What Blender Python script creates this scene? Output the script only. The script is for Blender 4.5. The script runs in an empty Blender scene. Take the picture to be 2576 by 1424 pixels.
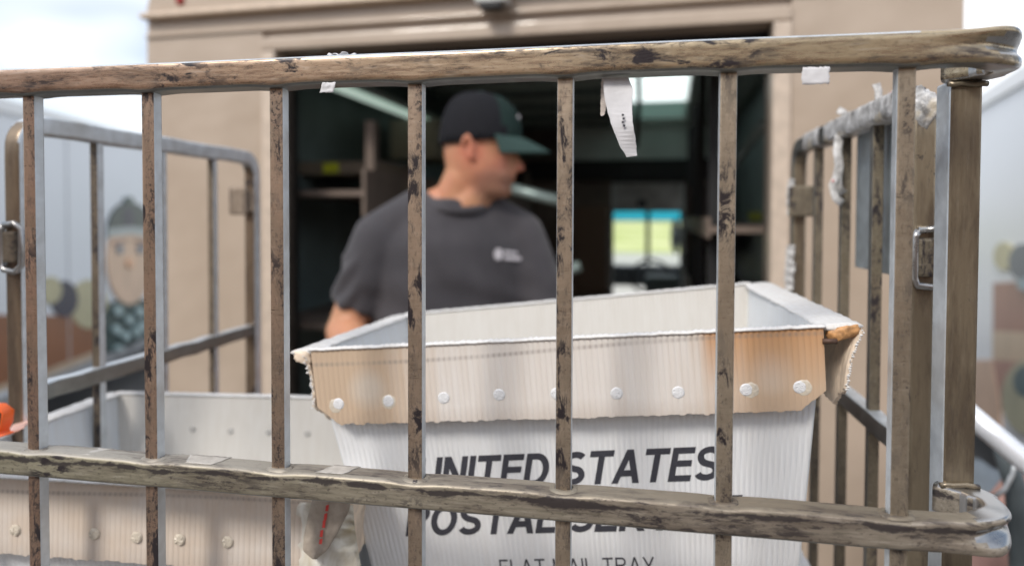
import bpy, bmesh, math, random
from mathutils import Vector, Matrix, Euler, noise as mnoise
R = math.radians
random.seed(7)
SC = bpy.context.scene
C = SC.collection
EYE = 1.5                                    # eye height of the photographer

# ------------------------------------------------------------------ camera
cam_d = bpy.data.cameras.new('camera'); cam = bpy.data.objects.new('camera', cam_d); C.objects.link(cam)
YAW, PITCH, ROLL = 0.1814, -0.0259, 0.0034
f_ = Vector((-math.sin(YAW)*math.cos(PITCH), math.cos(YAW)*math.cos(PITCH), math.sin(PITCH)))
r_ = Vector((math.cos(YAW), math.sin(YAW), 0)); u_ = r_.cross(f_)
r2 = math.cos(ROLL)*r_ + math.sin(ROLL)*u_; u2 = -math.sin(ROLL)*r_ + math.cos(ROLL)*u_
m = Matrix((r2, u2, -f_)).transposed().to_4x4(); m.translation = Vector((0, 0, EYE))
cam.matrix_world = m
cam_d.sensor_width = 36; cam_d.lens = 1705.56/2576*36
cam_d.shift_y = -(712-590.2)/2576
cam_d.clip_start = 0.02; cam_d.clip_end = 2000
cam_d.dof.use_dof = True; cam_d.dof.focus_distance = 0.535; cam_d.dof.aperture_fstop = 2.9
SC.camera = cam

# ------------------------------------------------------------------ world, sun, exposure
w = bpy.data.worlds.new('World'); SC.world = w; w.use_nodes = True
nt = w.node_tree; nt.nodes.clear()
wo = nt.nodes.new('ShaderNodeOutputWorld'); bg = nt.nodes.new('ShaderNodeBackground')
sky = nt.nodes.new('ShaderNodeTexSky'); sky.sky_type = 'NISHITA'; sky.sun_disc = False
SUN_EL, SUN_AZ = 42, 205                    # azimuth measured clockwise from +Y
sky.sun_elevation = R(SUN_EL); sky.sun_rotation = R(SUN_AZ)
tc = nt.nodes.new('ShaderNodeTexCoord'); mp = nt.nodes.new('ShaderNodeMapping'); mp.inputs['Scale'].default_value = (1, 1, 2.2)
nz = nt.nodes.new('ShaderNodeTexNoise'); nz.inputs['Scale'].default_value = 1.3; nz.inputs['Detail'].default_value = 4
rp = nt.nodes.new('ShaderNodeValToRGB'); rp.color_ramp.elements[0].position = 0.38; rp.color_ramp.elements[1].position = 0.56
mx = nt.nodes.new('ShaderNodeMix'); mx.data_type = 'RGBA'; mx.inputs['B'].default_value = (9.0, 9.25, 9.7, 1)
L = nt.links.new
L(tc.outputs['Generated'], mp.inputs['Vector']); L(mp.outputs[0], nz.inputs['Vector']); L(nz.outputs['Fac'], rp.inputs['Fac'])
L(rp.outputs['Color'], mx.inputs['Factor']); L(sky.outputs[0], mx.inputs['A']); L(mx.outputs['Result'], bg.inputs['Color'])
bg.inputs['Strength'].default_value = 0.10
L(bg.outputs[0], wo.inputs[0])
sd = bpy.data.lights.new('sun', 'SUN'); sd.energy = 1.7; sd.angle = R(14); sd.color = (1, 0.95, 0.88)
so = bpy.data.objects.new('sun', sd); C.objects.link(so)
az, el = R(SUN_AZ), R(SUN_EL)
sdir = Vector((math.sin(az)*math.cos(el), math.cos(az)*math.cos(el), math.sin(el)))
so.rotation_euler = sdir.to_track_quat('Z', 'Y').to_euler(); so.location = (0, 0, 10)
SC.view_settings.view_transform = 'Standard'; SC.view_settings.look = 'None'
SC.view_settings.exposure = 0.64; SC.view_settings.gamma = 1
SC.view_settings.use_curve_mapping = False

# ------------------------------------------------------------------ material helpers
class NT:
    def __init__(s, name):
        s.m = bpy.data.materials.new(name); s.m.use_nodes = True
        s.t = s.m.node_tree; s.b = s.t.nodes['Principled BSDF']
    def n(s, typ, **kw):
        x = s.t.nodes.new('ShaderNode'+typ)
        for k, v in kw.items():
            if hasattr(x, k): setattr(x, k, v)
            else: x.inputs[k].default_value = v
        return x
    def l(s, a, b): s.t.links.new(a, b)
    def coord(s, scale=(1, 1, 1), rnd=False, loc=(0, 0, 0)):
        t = s.n('TexCoord'); mpp = s.n('Mapping'); mpp.inputs['Scale'].default_value = scale; mpp.inputs['Location'].default_value = loc
        src = t.outputs['Object']
        if rnd:
            oi = s.n('ObjectInfo'); mu = s.n('VectorMath', operation='SCALE'); mu.inputs[0].default_value = (13.1, 7.7, 9.3)
            s.l(oi.outputs['Random'], mu.inputs['Scale']); ad = s.n('VectorMath', operation='ADD')
            s.l(src, ad.inputs[0]); s.l(mu.outputs[0], ad.inputs[1]); src = ad.outputs[0]
        s.l(src, mpp.inputs['Vector']); return mpp.outputs[0]
    def noise(s, vec, scale, detail=4, rough=0.55, dist=0.0):
        x = s.n('TexNoise'); x.inputs['Scale'].default_value = scale; x.inputs['Detail'].default_value = detail
        x.inputs['Roughness'].default_value = rough; x.inputs['Distortion'].default_value = dist
        s.l(vec, x.inputs['Vector']); return x.outputs['Fac']
    def ramp(s, fac, stops):
        x = s.n('ValToRGB'); cr = x.color_ramp
        while len(cr.elements) < len(stops): cr.elements.new(0.5)
        for e, (p, c) in zip(cr.elements, stops):
            e.position = p; e.color = (c, c, c, 1) if isinstance(c, (int, float)) else (*c, 1)
        s.l(fac, x.inputs['Fac']); return x.outputs['Color']
    def mix(s, fac, a, b, mode='MIX'):
        x = s.n('Mix', data_type='RGBA', blend_type=mode)
        for sock, v in (('Factor', fac), ('A', a), ('B', b)):
            i = x.inputs[sock] if sock != 'Factor' else x.inputs[0]
            if sock == 'A': i = x.inputs[6]
            if sock == 'B': i = x.inputs[7]
            if isinstance(v, (int, float)): i.default_value = v if sock == 'Factor' else (v, v, v, 1)
            elif isinstance(v, tuple): i.default_value = (*v, 1)
            else: s.l(v, i)
        return x.outputs[2]
    def math(s, op, a, b=0.0, c=None):
        x = s.n('Math', operation=op)
        for i, v in enumerate((a, b) if c is None else (a, b, c)):
            if isinstance(v, (int, float)): x.inputs[i].default_value = v
            else: s.l(v, x.inputs[i])
        return x.outputs[0]
    def step(s, v, a, b, va=0.0, vb=1.0):
        x = s.n('MapRange'); x.clamp = True
        for i, k in zip((1, 2, 3, 4), (a, b, va, vb)): x.inputs[i].default_value = k
        s.l(v, x.inputs[0]); return x.outputs[0]
    def bump(s, h, strength=0.3, dist=0.002):
        x = s.n('Bump'); x.inputs['Strength'].default_value = strength; x.inputs['Distance'].default_value = dist
        s.l(h, x.inputs['Height']); s.l(x.outputs[0], s.b.inputs['Normal'])
    def set(s, **kw):
        for k, v in kw.items():
            k = k.replace('_', ' ')
            i = s.b.inputs[k]
            if isinstance(v, tuple): i.default_value = (*v, 1) if len(i.default_value) == 4 else v
            elif isinstance(v, (int, float)): i.default_value = v
            else: s.l(v, i)
        return s

def plain(name, col, rough=0.5, metal=0.0, var=0.12, scale=30, bump=0.1):
    q = NT(name); v = q.coord(rnd=True); f = q.noise(v, scale)
    c = q.mix(q.ramp(f, [(0.3, 0), (0.7, 1)]), tuple(x*(1-var) for x in col), tuple(min(1, x*(1+var)) for x in col))
    q.set(Base_Color=c, Roughness=rough, Metallic=metal)
    if bump: q.bump(f, bump, 0.001)
    return q.m

def worn_metal(name, axis, colA, colB, dark=0.5, fine=1.0, line=None, metal=0.75, rough=0.4, cross=False, spots=0.7, grain=1.0):
    """weathered tube: streaks along (or, for bars, across) the tube and dark scuffs"""
    q = NT(name)
    st = [1, 1, 1]; st['xyz'.index(axis)] = 0.12
    v = q.coord(tuple(st), rnd=True)
    vs = q.coord(tuple(3.0 if (i == 'xyz'.index(axis)) == (not cross) else 1.0 for i in range(3)), rnd=True)
    if cross: vs = q.coord(tuple(2.6 if i == 'xyz'.index(axis) else .3 for i in range(3)), rnd=True)
    else: vs = q.coord(tuple(.10 if i == 'xyz'.index(axis) else 1.0 for i in range(3)), rnd=True)
    big = q.noise(q.coord((1, 1, 1), rnd=True), 9, 3)
    streak = q.noise(vs, 420*fine, 5, 0.7)
    mot = q.noise(q.coord(tuple(.40 if i == 'xyz'.index(axis) else 1.0 for i in range(3)), rnd=True), 95, 6, 0.7, 0.5)
    spk = q.noise(q.coord(tuple(.5 if i == 'xyz'.index(axis) else 1.0 for i in range(3)), rnd=True), 420, 3, 0.6)
    geo = q.n('NewGeometry'); spx = q.n('SeparateXYZ'); q.l(geo.outputs['Position'], spx.inputs[0])
    gx = q.step(q.math('ADD', spx.outputs['X'], q.math('MULTIPLY', big, .25)), -.45, .20)
    c = q.mix(gx, colA, colB)  # base tint shifts from left to right, imitating reflected surroundings
    c = q.mix(q.ramp(big, [(0.35, 0.35), (0.65, 0)]), c, tuple(x*.6 for x in colB))
    if cross:                                     # fine dark cracks running across a bar, broken up along it
        msk = q.ramp(q.noise(q.coord((1, 1, 1), rnd=True), 34, 4, .7), [(.47, 0.05), (.60, 1)])
        c = q.mix(q.math('MULTIPLY', q.ramp(streak, [(0.34, 0.95), (0.40, 0.0)]), msk), c, (.035, .028, .026))
        c = q.mix(q.ramp(q.noise(q.coord((1, 1, 1), rnd=True), 55, 4, .65), [(.35, .45), (.6, 0)]), c, tuple(x*0.55 for x in colB))
    else:
        c = q.mix(q.ramp(streak, [(0.34, 0.55*grain), (0.50, 0.0)]), c, tuple(x*0.40 for x in colA))
    c = q.mix(q.ramp(streak, [(0.56, 0.0), (0.74, 0.45*grain)]), c, (0.72, 0.66, 0.58))
    c = q.mix(q.ramp(spk, [(0.30, spots), (0.42, 0.0)]), c, (0.07, 0.055, 0.05))
    # broad smoky brown wear, stretched along the tube
    smk = q.noise(q.coord(tuple(.16 if i == 'xyz'.index(axis) else 1.0 for i in range(3)), rnd=True), 60, 4, 0.6, 0.2)
    c = q.mix(q.ramp(smk, [(0.47, 0), (0.62, .30 if cross else .50)]), c, (0.085, 0.060, 0.048))
    # dark scuffs where two noises meet
    sc = q.math('MULTIPLY', q.ramp(mot, [(0.50, 0), (0.58, 1)]), q.ramp(big, [(0.62-0.30*dark, 0), (0.72-0.30*dark, 1)]))
    sc = q.math('MAXIMUM', sc, q.ramp(mot, [(0.665, 0), (0.70, 1)]))
    # clusters of fine dark pitting and scratches inside the worn zones
    pit = q.noise(q.coord(tuple((.22 if not cross else .8) if i == 'xyz'.index(axis) else 1.0 for i in range(3)), rnd=True), 300, 4, 0.7)
    sc = q.math('MAXIMUM', sc, q.math('MULTIPLY', q.ramp(pit, [(0.50, 0), (0.57, .85)]), q.ramp(smk, [(0.48, 0), (0.60, min(1, spots*3.2))])))
    if line:
        tcx = q.n('TexCoord'); sp = q.n('SeparateXYZ'); q.l(tcx.outputs['Object'], sp.inputs[0])
        wob = q.noise(q.coord((1, .01, .01)), 11, 3, .6)
        zc = q.math('ADD', q.math('MULTIPLY', q.math('SUBTRACT', wob, 0.5), line[2]), line[0])
        d = q.math('ABSOLUTE', q.math('SUBTRACT', sp.outputs['Z'], zc))
        wd = q.math('MULTIPLY', q.step(q.noise(q.coord((1, .01, .01), loc=(3.7, 0, 0)), 13, 4, .65), .36, .66), line[1]*1.8)
        wd = q.math('ADD', wd, q.math('MULTIPLY', q.math('SUBTRACT', mot, .5), .012))
        ln = q.step(q.math('SUBTRACT', wd, d), -.0006, 0.0009)
        sc = q.math('MAXIMUM', sc, q.math('MULTIPLY', ln, 0.92))
    c = q.mix(sc, c, (0.028, 0.022, 0.024))
    q.set(Base_Color=c, Metallic=q.math('MULTIPLY', q.math('SUBTRACT', 1.0, q.math('MULTIPLY', sc, 0.7)), metal),
          Roughness=q.math('ADD', q.math('MULTIPLY', streak, 0.25), rough-0.1))
    q.bump(q.math('ADD', q.math('MULTIPLY', streak, .6), q.math('MULTIPLY', sc, -0.15)), 0.16, 0.0004)
    return q.m

def zinc(name, col=(0.68, 0.72, 0.75), rough=0.42, metal=0.6):
    q = NT(name); v = q.coord(rnd=True)
    a = q.noise(v, 60, 4, .6); b = q.noise(v, 12, 3)
    c = q.mix(q.ramp(a, [(0.35, 0), (0.7, 1)]), tuple(x*0.78 for x in col), col)
    c = q.mix(q.ramp(b, [(0.55, 0), (0.75, .45)]), c, (0.30, 0.27, 0.22))
    q.set(Base_Color=c, Metallic=metal, Roughness=q.math('ADD', q.math('MULTIPLY', a, .3), rough-.12))
    q.bump(a, 0.15, 0.0005)
    return q.m

M = {}
M['rail_top'] = worn_metal('top_rail_wear_reflection', 'x', (0.54, 0.35, 0.265), (0.55, 0.44, 0.29), dark=0.62, metal=.88, rough=.26, spots=.35, grain=1.0)  # front-face brown is a painted reflection; streaks and scuffs are wear
M['rail_mid'] = worn_metal('middle_rail_wear_reflection', 'x', (0.38, 0.355, 0.255), (0.39, 0.335, 0.27), dark=0.35, line=(EYE-0.2090, 0.0024, 0.011), metal=.6, rough=.42)
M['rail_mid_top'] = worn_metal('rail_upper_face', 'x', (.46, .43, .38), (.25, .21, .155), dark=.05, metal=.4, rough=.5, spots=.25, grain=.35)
M['bar_front'] = worn_metal('bar_face_wear_reflection', 'z', (0.48, 0.29, 0.21), (0.52, 0.435, 0.33), dark=0.75, cross=True, metal=.8, rough=.33, grain=.5, spots=.4)  # brown of the bar fronts imitates reflected surroundings, under real scuffs
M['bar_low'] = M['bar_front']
M['post_front'] = worn_metal('post_face_wear_reflection', 'z', (0.27, 0.20, 0.14), (0.29, 0.24, 0.17), dark=0.12, metal=.7, rough=.32, spots=.10, grain=.25)  # post fronts carry the same warm reflection in their base colour
M['zinc'] = zinc('galvanised_steel')
M['zinc_dark'] = zinc('dark_galvanised_steel', (0.25, 0.25, 0.235), .36, .7)  # darker copy of the zinc, set by face direction on the rails
M['chrome'] = zinc('polished_bend', (0.62, 0.63, 0.66), .2, .95)
M['side_bar'] = worn_metal('side_panel_bar', 'z', (0.22, 0.17, 0.12), (0.24, 0.20, 0.14), dark=0.5, cross=True, metal=.5, rough=.5)

# ------------------------------------------------------------------ geometry helpers
def obj(name, bm, mats, parent=None, smooth=False, mw=None, wn=False):
    me = bpy.data.meshes.new(name)
    if isinstance(bm, tuple): me.from_pydata(*bm)
    else: bm.to_mesh(me); bm.free()
    for mm in (mats if isinstance(mats, list) else [mats]): me.materials.append(mm)
    if smooth: me.shade_smooth()
    o = bpy.data.objects.new(name, me); C.objects.link(o)
    if parent: o.parent = parent
    if mw: o.matrix_local = mw
    if wn: o.modifiers.new('even_normals', 'WEIGHTED_NORMAL').weight = 80
    return o
def empty(name, label, cat, loc=(0, 0, 0), rot=(0, 0, 0), group=None):
    o = bpy.data.objects.new(name, None); C.objects.link(o); o.empty_display_size = .05
    o.location = loc; o.rotation_euler = rot; tag(o, label, cat, group); return o
def tag(o, label, cat, group=None):
    o['label'] = label; o['category'] = cat
    if group: o['group'] = group
    return o
def box(bm, x0, x1, y0, y1, z0, z1, bev=0.0, mi=0, mat=None):
    r = bmesh.ops.create_cube(bm, size=1)
    vs = r['verts']
    for v in vs:
        v.co = Vector(((x0+x1)/2+v.co.x*(x1-x0), (y0+y1)/2+v.co.y*(y1-y0), (z0+z1)/2+v.co.z*(z1-z0)))
    fs = set(f for v in vs for f in v.link_faces)
    for f in fs: f.material_index = mi
    if bev:
        es = list(set(e for v in vs for e in v.link_edges))
        rr = bmesh.ops.bevel(bm, geom=es, offset=bev, segments=2, profile=0.6, affect='EDGES')
    if mat is not None: bmesh.ops.transform(bm, matrix=mat, verts=vs)
    return bm
def boxo(name, dims, m, parent=None, bev=0.0, loc=None, rot=None):
    """dims = full extents given as x0,x1,y0,y1,z0,z1"""
    bm = bmesh.new(); box(bm, *dims, bev=bev)
    o = obj(name, bm, m, parent)
    if loc: o.location = loc
    if rot: o.rotation_euler = rot
    return o
def rrect(wy, hz, rad, n=4):
    pts = []
    for cx, cy, a0 in ((wy/2-rad, hz/2-rad, 0), (-wy/2+rad, hz/2-rad, 90), (-wy/2+rad, -hz/2+rad, 180), (wy/2-rad, -hz/2+rad, 270)):
        for k in range(n+1):
            a = R(a0+90*k/n); pts.append((cx+rad*math.cos(a), cy+rad*math.sin(a)))
    return pts
def sweep(path, prof, up=Vector((0, 0, 1)), deform=None, caps=True, matf=None):
    """sweep a profile given in (side, up) coordinates along a list of points"""
    n = len(path); k = len(prof); V = []; F = []
    for i, p in enumerate(path):
        p = Vector(p)
        t = (Vector(path[min(i+1, n-1)])-Vector(path[max(i-1, 0)])).normalized()
        side = t.cross(up).normalized(); uu = side.cross(t).normalized()
        for j, (a, b) in enumerate(prof):
            if deform: a, b = deform(i, p, a, b)
            V.append(p+side*a+uu*b)
    for i in range(n-1):
        for j in range(k):
            j2 = (j+1) % k
            F.append((i*k+j, i*k+j2, (i+1)*k+j2, (i+1)*k+j))
    if caps: F.append(tuple(range(k))[::-1]); F.append(tuple((n-1)*k+j for j in range(k)))
    me = bpy.data.meshes.new('sweep'); me.from_pydata([tuple(v) for v in V], [], F); me.update()
    bm = bmesh.new(); bm.from_mesh(me); bpy.data.meshes.remove(me)
    bmesh.ops.recalc_face_normals(bm, faces=bm.faces)
    for f in bm.faces:
        f.smooth = True
        if matf:
            f.normal_update(); f.material_index = matf(f)
    return bm
def tube_prof(r, n=14): return [(r*math.cos(2*math.pi*k/n), r*math.sin(2*math.pi*k/n)) for k in range(n)]
def arc(cx, cy, r, a0, a1, n, z):
    return [(cx+r*math.cos(R(a0+(a1-a0)*k/n)), cy+r*math.sin(R(a0+(a1-a0)*k/n)), z) for k in range(n+1)]

# ================================================================== SETTING
def ground_mat():
    q = NT('asphalt'); v = q.coord(); a = q.noise(v, 180, 3); b = q.noise(v, .8, 4)
    c = q.mix(a, (0.035, 0.035, 0.037), (0.10, 0.098, 0.095)); c = q.mix(q.ramp(b, [(.4, 0), (.7, .6)]), c, (0.12, .115, .11))
    q.set(Base_Color=c, Roughness=.85); q.bump(a, .5, .004); return q.m
GZ = -.95                                    # the yard lies below the loading dock
bm = bmesh.new(); box(bm, -600, 600, -600, 600, GZ-.4, GZ)
o = obj('ground', bm, ground_mat()); o['kind'] = 'structure'
def lawn_mat():
    q = NT('lawn'); v = q.coord(); a = q.noise(v, 9, 5); b = q.noise(v, .12, 4)
    c = q.mix(a, (0.30, .36, .08), (0.52, .56, .18)); c = q.mix(q.ramp(b, [(.42, 0), (.6, .7)]), c, (.72, .70, .40))
    q.set(Base_Color=c, Roughness=.9); q.bump(a, .6, .02); return q.m
bm = bmesh.new(); box(bm, -60, 90, 47, 400, GZ+.002, GZ+.05)
o = obj('lawn', bm, lawn_mat()); o['kind'] = 'structure'
bm = bmesh.new(); box(bm, -60, 90, 16, 46.99, GZ+.002, GZ+.045)
o = obj('road', bm, plain('pale_road_concrete', (.46, .45, .40), .9, var=.1, scale=2)); o['kind'] = 'structure'
bm = bmesh.new(); box(bm, -14, 14, -6.2, 1.955, GZ-.1, 0, bev=.01)
o = obj('loading_dock', bm, plain('dock_concrete', (.13, .12, .11), .85, var=.2, scale=9, bump=.4)); o['kind'] = 'structure'

# unseen brick wall added behind the camera so the metal reflects brown
q = NT('brick_wall_surface'); bt = q.n('TexBrick'); q.l(q.coord((1, 1, 1)), bt.inputs['Vector'])
mpb = q.n('Mapping'); mpb.inputs['Rotation'].default_value = (R(90), 0, 0); tcx = q.n('TexCoord'); q.l(tcx.outputs['Object'], mpb.inputs['Vector']); q.l(mpb.outputs[0], bt.inputs['Vector'])
bt.inputs['Scale'].default_value = 4.6; bt.inputs['Color1'].default_value = (.36, .19, .12, 1); bt.inputs['Color2'].default_value = (.45, .27, .17, 1); bt.inputs['Mortar'].default_value = (.4, .36, .3, 1)
q.set(Base_Color=bt.outputs['Color'], Roughness=.85)
wall = empty('unseen_brick_wall', 'unseen brown brick wall added behind the camera for metal reflections', 'building', (0, -6.3, GZ))
boxo('wall', (-14, 14, -.4, 0, 0, 4.6), q.m, wall)
boxo('coping', (-14.1, 14.1, -.5, .1, 4.601, 4.8), plain('coping_stone', (.42, .4, .36), .8), wall)

# ================================================================== MAIL CONTAINER (wire cage on castors)
cage = empty('mail_container', 'worn steel barred mail container with rounded rails, filled with white tubs', 'mail container', (-.22, .8, 0))
CI = Matrix.Translation((.22, -.8, 0))       # part meshes are written in scene metres; the parent sits at the cage base
def cpart(name, bm, mats, mw=None, **kw):
    return obj(name, bm, mats, cage, mw=CI @ (mw or Matrix.Identity(4)), **kw)
BX = [-.5121+.115*i for i in range(-1, 7)]
YB = .4978
def fmat(front, other, top=None):
    def f(face):
        n = face.normal
        if n.y < -.72: return front
        if top is not None and n.z > .75: return top
        return other
    return f
# rails -------------------------------------------------------------
def rail(name, z0, z1, mats, seed, sag):
    zc = (z0+z1)/2; h = z1-z0; dep = .023
    pts = [(x, .503, zc) for x in [-.83+.0065*i for i in range(int((.212+.83)/.0065)+1)]]
    path = pts + arc(.216, .5395, .0365, -88, 32, 24, zc)
    ex, ey = path[-1][0], path[-1][1]
    path += [(ex+(.232-ex)*k/5, ey+(.572-ey)*k/5, zc) for k in range(1, 6)]
    prof = rrect(dep, h, .0034, 3)
    # denser profile on the vertical faces so the crimp can form
    P = []
    for i, a in enumerate(prof):
        b = prof[(i+1) % len(prof)]
        P.append(a)
        L_ = math.hypot(b[0]-a[0], b[1]-a[1])
        if L_ > .005:
            for k in range(1, 6): P.append((a[0]+(b[0]-a[0])*k/6, a[1]+(b[1]-a[1])*k/6))
    nst = len(pts)
    def deform(i, p, a, b):
        nb = min(abs(p.x-x) for x in BX) if i < nst else 1
        bulge = math.exp(-(nb/.014)**2)
        wv = mnoise.noise(Vector((p.x*9, seed, 0)))*.0007
        if i < nst:
            if sag > 0 and b < 0: b -= .0016*bulge - wv          # weld swell under the top rail
            if sag < 0 and b > 0: b -= .0017*bulge*(1 if a > 0 else .6) - wv   # dent at the bar holes
            b += wv*.6; a += mnoise.noise(Vector((p.x*13, seed, seed+5)))*.0005
        # crimped bend: outer wall sucked in, top and bottom lobes pushed out
        t = (i-nst+6)/(len(path)-nst-4)
        if 0 < t < 1:
            s = math.exp(-((t-.50)/.20)**2); a *= 1-.30*min(1, 4*t)*min(1, 4*(1-t)+.6)
            if a > 0:
                g = math.exp(-((b-.001)/(h*.17))**2)
                a = a - .0095*s*g*(a/(dep/2)) + .0035*s*(1-g)
            b = b*(1+.22*s)
        return a, b
    matf = lambda f: (1 if f.normal.y < -.72 else (2 if f.calc_center_median().x > .226 or f.calc_center_median().y > .52 else (3 if f.normal.z > .3 else 0)))  # only front-facing faces get the painted reflection tint
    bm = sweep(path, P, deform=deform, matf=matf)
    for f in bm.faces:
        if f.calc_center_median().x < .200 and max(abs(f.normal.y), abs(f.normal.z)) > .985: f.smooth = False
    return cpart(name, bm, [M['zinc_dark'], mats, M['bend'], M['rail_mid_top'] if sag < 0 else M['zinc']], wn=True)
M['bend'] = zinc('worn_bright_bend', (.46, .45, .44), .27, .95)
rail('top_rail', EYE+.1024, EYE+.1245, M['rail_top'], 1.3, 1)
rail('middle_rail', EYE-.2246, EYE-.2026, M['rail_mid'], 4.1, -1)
# bars --------------------------------------------------------------
def bar_mesh(w_, d_, z0, z1, bev=.0014):
    bm = bmesh.new()
    n = 1
    box(bm, -w_/2, w_/2, -d_/2, d_/2, z0, z1, bev=bev)
    for f in bm.faces:
        f.normal_update(); f.smooth = False
        f.material_index = 1 if f.normal.y < -.72 else 0  # front face takes the painted reflection brown, the others zinc
    return bm
b0 = None
for i, x in enumerate(BX):
    if b0 is None:
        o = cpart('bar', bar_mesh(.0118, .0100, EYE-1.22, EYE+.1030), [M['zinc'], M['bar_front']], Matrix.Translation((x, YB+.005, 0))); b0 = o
    else:
        o = b0.copy(); C.objects.link(o); o.parent = cage; o.matrix_local = CI @ Matrix.Translation((x, YB+.005, 0))
    if i == 7: o.scale = (1.0, 1, 1)
# weld collars on the middle rail
def collar():
    prof = [(.0086+.0016*math.sin(3*a)*.5, a) for a in ()]
    bm = bmesh.new(); n = 20; V = []
    for (r, z) in ((.0112, 0.0), (.0098, .0016), (.0080, .0022), (.0066, .0020)):
        ring = [bm.verts.new((r*1.05*math.copysign(abs(math.cos(t))**.7, math.cos(t)), r*.82*math.copysign(abs(math.sin(t))**.7, math.sin(t)), z+random.uniform(-.0003, .0003))) for t in [2*math.pi*k/n for k in range(n)]]
        V.append(ring)
    for a, b in zip(V, V[1:]):
        for k in range(n): bm.faces.new((a[k], a[(k+1) % n], b[(k+1) % n], b[k])).smooth = True
    return bm
c0 = None
for x in BX:
    if c0 is None: c0 = cpart('weld_collar', collar(), M['rail_mid_top'], Matrix.Translation((x, YB+.005, EYE-.2044))); o = c0
    else: o = c0.copy(); C.objects.link(o); o.parent = cage; o.matrix_local = CI @ Matrix.Translation((x, YB+.005, EYE-.2044)) @ Matrix.Rotation(random.choice((0, math.pi)), 4, 'Z')
# corner posts --------------------------------------------------------
def post(x0, x1, y0, y1, z0, z1, fm, om):
    bm = bmesh.new(); box(bm, x0, x1, y0, y1, z0, z1, bev=.002)
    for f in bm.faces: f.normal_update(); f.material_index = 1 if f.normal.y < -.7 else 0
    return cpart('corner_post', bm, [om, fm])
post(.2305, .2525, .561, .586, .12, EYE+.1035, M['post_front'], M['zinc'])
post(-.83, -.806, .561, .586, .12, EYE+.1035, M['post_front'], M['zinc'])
# weld bead at the post ends
for zz, s in ((EYE+.1000, 1), (EYE-.2015, -1)):
    bm = sweep([(.2285+.0044*k, .5598+.0006*math.sin(k*2.1), zz+random.uniform(-.0008, .0008)) for k in range(7)], tube_prof(.0022, 8))
    cpart('weld_bead', bm, M['post_front'])
# side panels ---------------------------------------------------------
def side_panel(X, ys, y_near, y_far, z_top, z_low, facing, wrap):
    """barred side gate lying in the plane x = X; frame with rounded upper corners, hinge bracket at the far post"""
    z1 = EYE+z_top; wp = .023; rr = .030
    path = [(X, y_near, z) for z in (.16, .6, 1.0, 1.3, z1-rr-.01)]
    path += [(X, y_near+rr-rr*math.cos(R(a)), z1-rr+rr*math.sin(R(a))) for a in range(10, 91, 10)]
    path += [(X, y_near+rr+(y_far-y_near-2*rr)*k/8, z1+.0008*math.sin(k*2)) for k in range(1, 9)]
    path += [(X, y_far-rr+rr*math.sin(R(a)), z1-rr+rr*math.cos(R(a))) for a in range(10, 91, 10)]
    path += [(X, y_far, z) for z in (z1-rr-.01, 1.2, .8, .16)]
    prof = rrect(wp, wp*.92, .004, 3)
    bm = sweep(path, prof, up=Vector((1, 0, 0)), matf=lambda f: 1 if f.normal.y < -.7 else (2 if f.normal.z > .7 and f.calc_center_median().z > 1.4 else 0))
    cpart('side_frame', bm, [M['zinc'] if X < 0 else M['zinc_dark'], M['post_front'], M['zinc']], wn=True)
    p2 = [(X, y_near+.01+(y_far-y_near-.02)*k/14, EYE+z_low+.0022*abs(math.sin(k*1.4))) for k in range(15)]
    bm = sweep(p2, rrect(.018, .021, .003, 2), matf=lambda f: 1 if f.normal.z > .7 else 0)
    cpart('side_rail', bm, [M['zinc_dark'], M['zinc']], wn=True)
    first = None
    for y in ys:
        if first is None:
            bm = bar_mesh(.0118, .011, .18, z1-.006); first = cpart('side_bar', bm, [M['zinc'] if X < 0 else M['zinc_dark'], M['side_bar']], Matrix.Translation((X, y, 0)))
        else:
            o = first.copy(); C.objects.link(o); o.parent = cage; o.matrix_local = CI @ Matrix.Translation((X, y, 0))
    # hinge bracket on the far post
    bm = bmesh.new(); box(bm, X-.032*(1 if X < 0 else .62), X+.004 if X < 0 else X+.032, y_far-.026, y_far-.018, EYE+.002, EYE+.052, bev=.004)
    box(bm, X-.012, X+.012, y_far-.018, y_far-.010, EYE+.008, EYE+.044, bev=.002)
    cpart('hinge_bracket', bm, M['side_bar'] if X > 0 else M['bracket'])
    # latch loop on the near post
    s = 1
    z = EYE-.035
    lp = [(X-.006, y_near-.016, z+.024), (X+.012, y_near-.019, z+.026), (X+.019, y_near-.017, z+.019), (X+.019, y_near-.017, z-.021), (X+.012, y_near-.019, z-.029), (X-.006, y_near-.016, z-.027), (X-.009, y_near-.016, z-.02), (X-.009, y_near-.016, z+.018), (X-.006, y_near-.016, z+.024)]
    bm = sweep(lp, tube_prof(.0034, 8), up=Vector((.02, 1, .03)))
    cpart('latch_loop', bm, M['bend'])
    bm = bmesh.new(); box(bm, X-.007, X+.009, y_near-.018, y_near-.0115, z-.019, z+.017, bev=.003)
    cpart('latch_plate', bm, M['side_bar'])
M['bracket'] = worn_metal('brown_bracket', 'z', (0.30, 0.23, 0.17), (0.34, 0.29, 0.24), dark=.3, metal=.4, rough=.6)
side_panel(.262, (.815, .930, 1.060), .698, 1.185, .1150, -.226, 1, True)
side_panel(-.700, (.782, .905, 1.030), .668, 1.150, .1060, -.212, -1, False)
# grey placard plate behind the right side bars
boxo('placard_plate', (.2735, .2755, .745, .925, EYE-.062, EYE+.108), zinc('placard_zinc', (.36, .40, .42), .5, .5), cage, .001).matrix_local = CI
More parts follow.
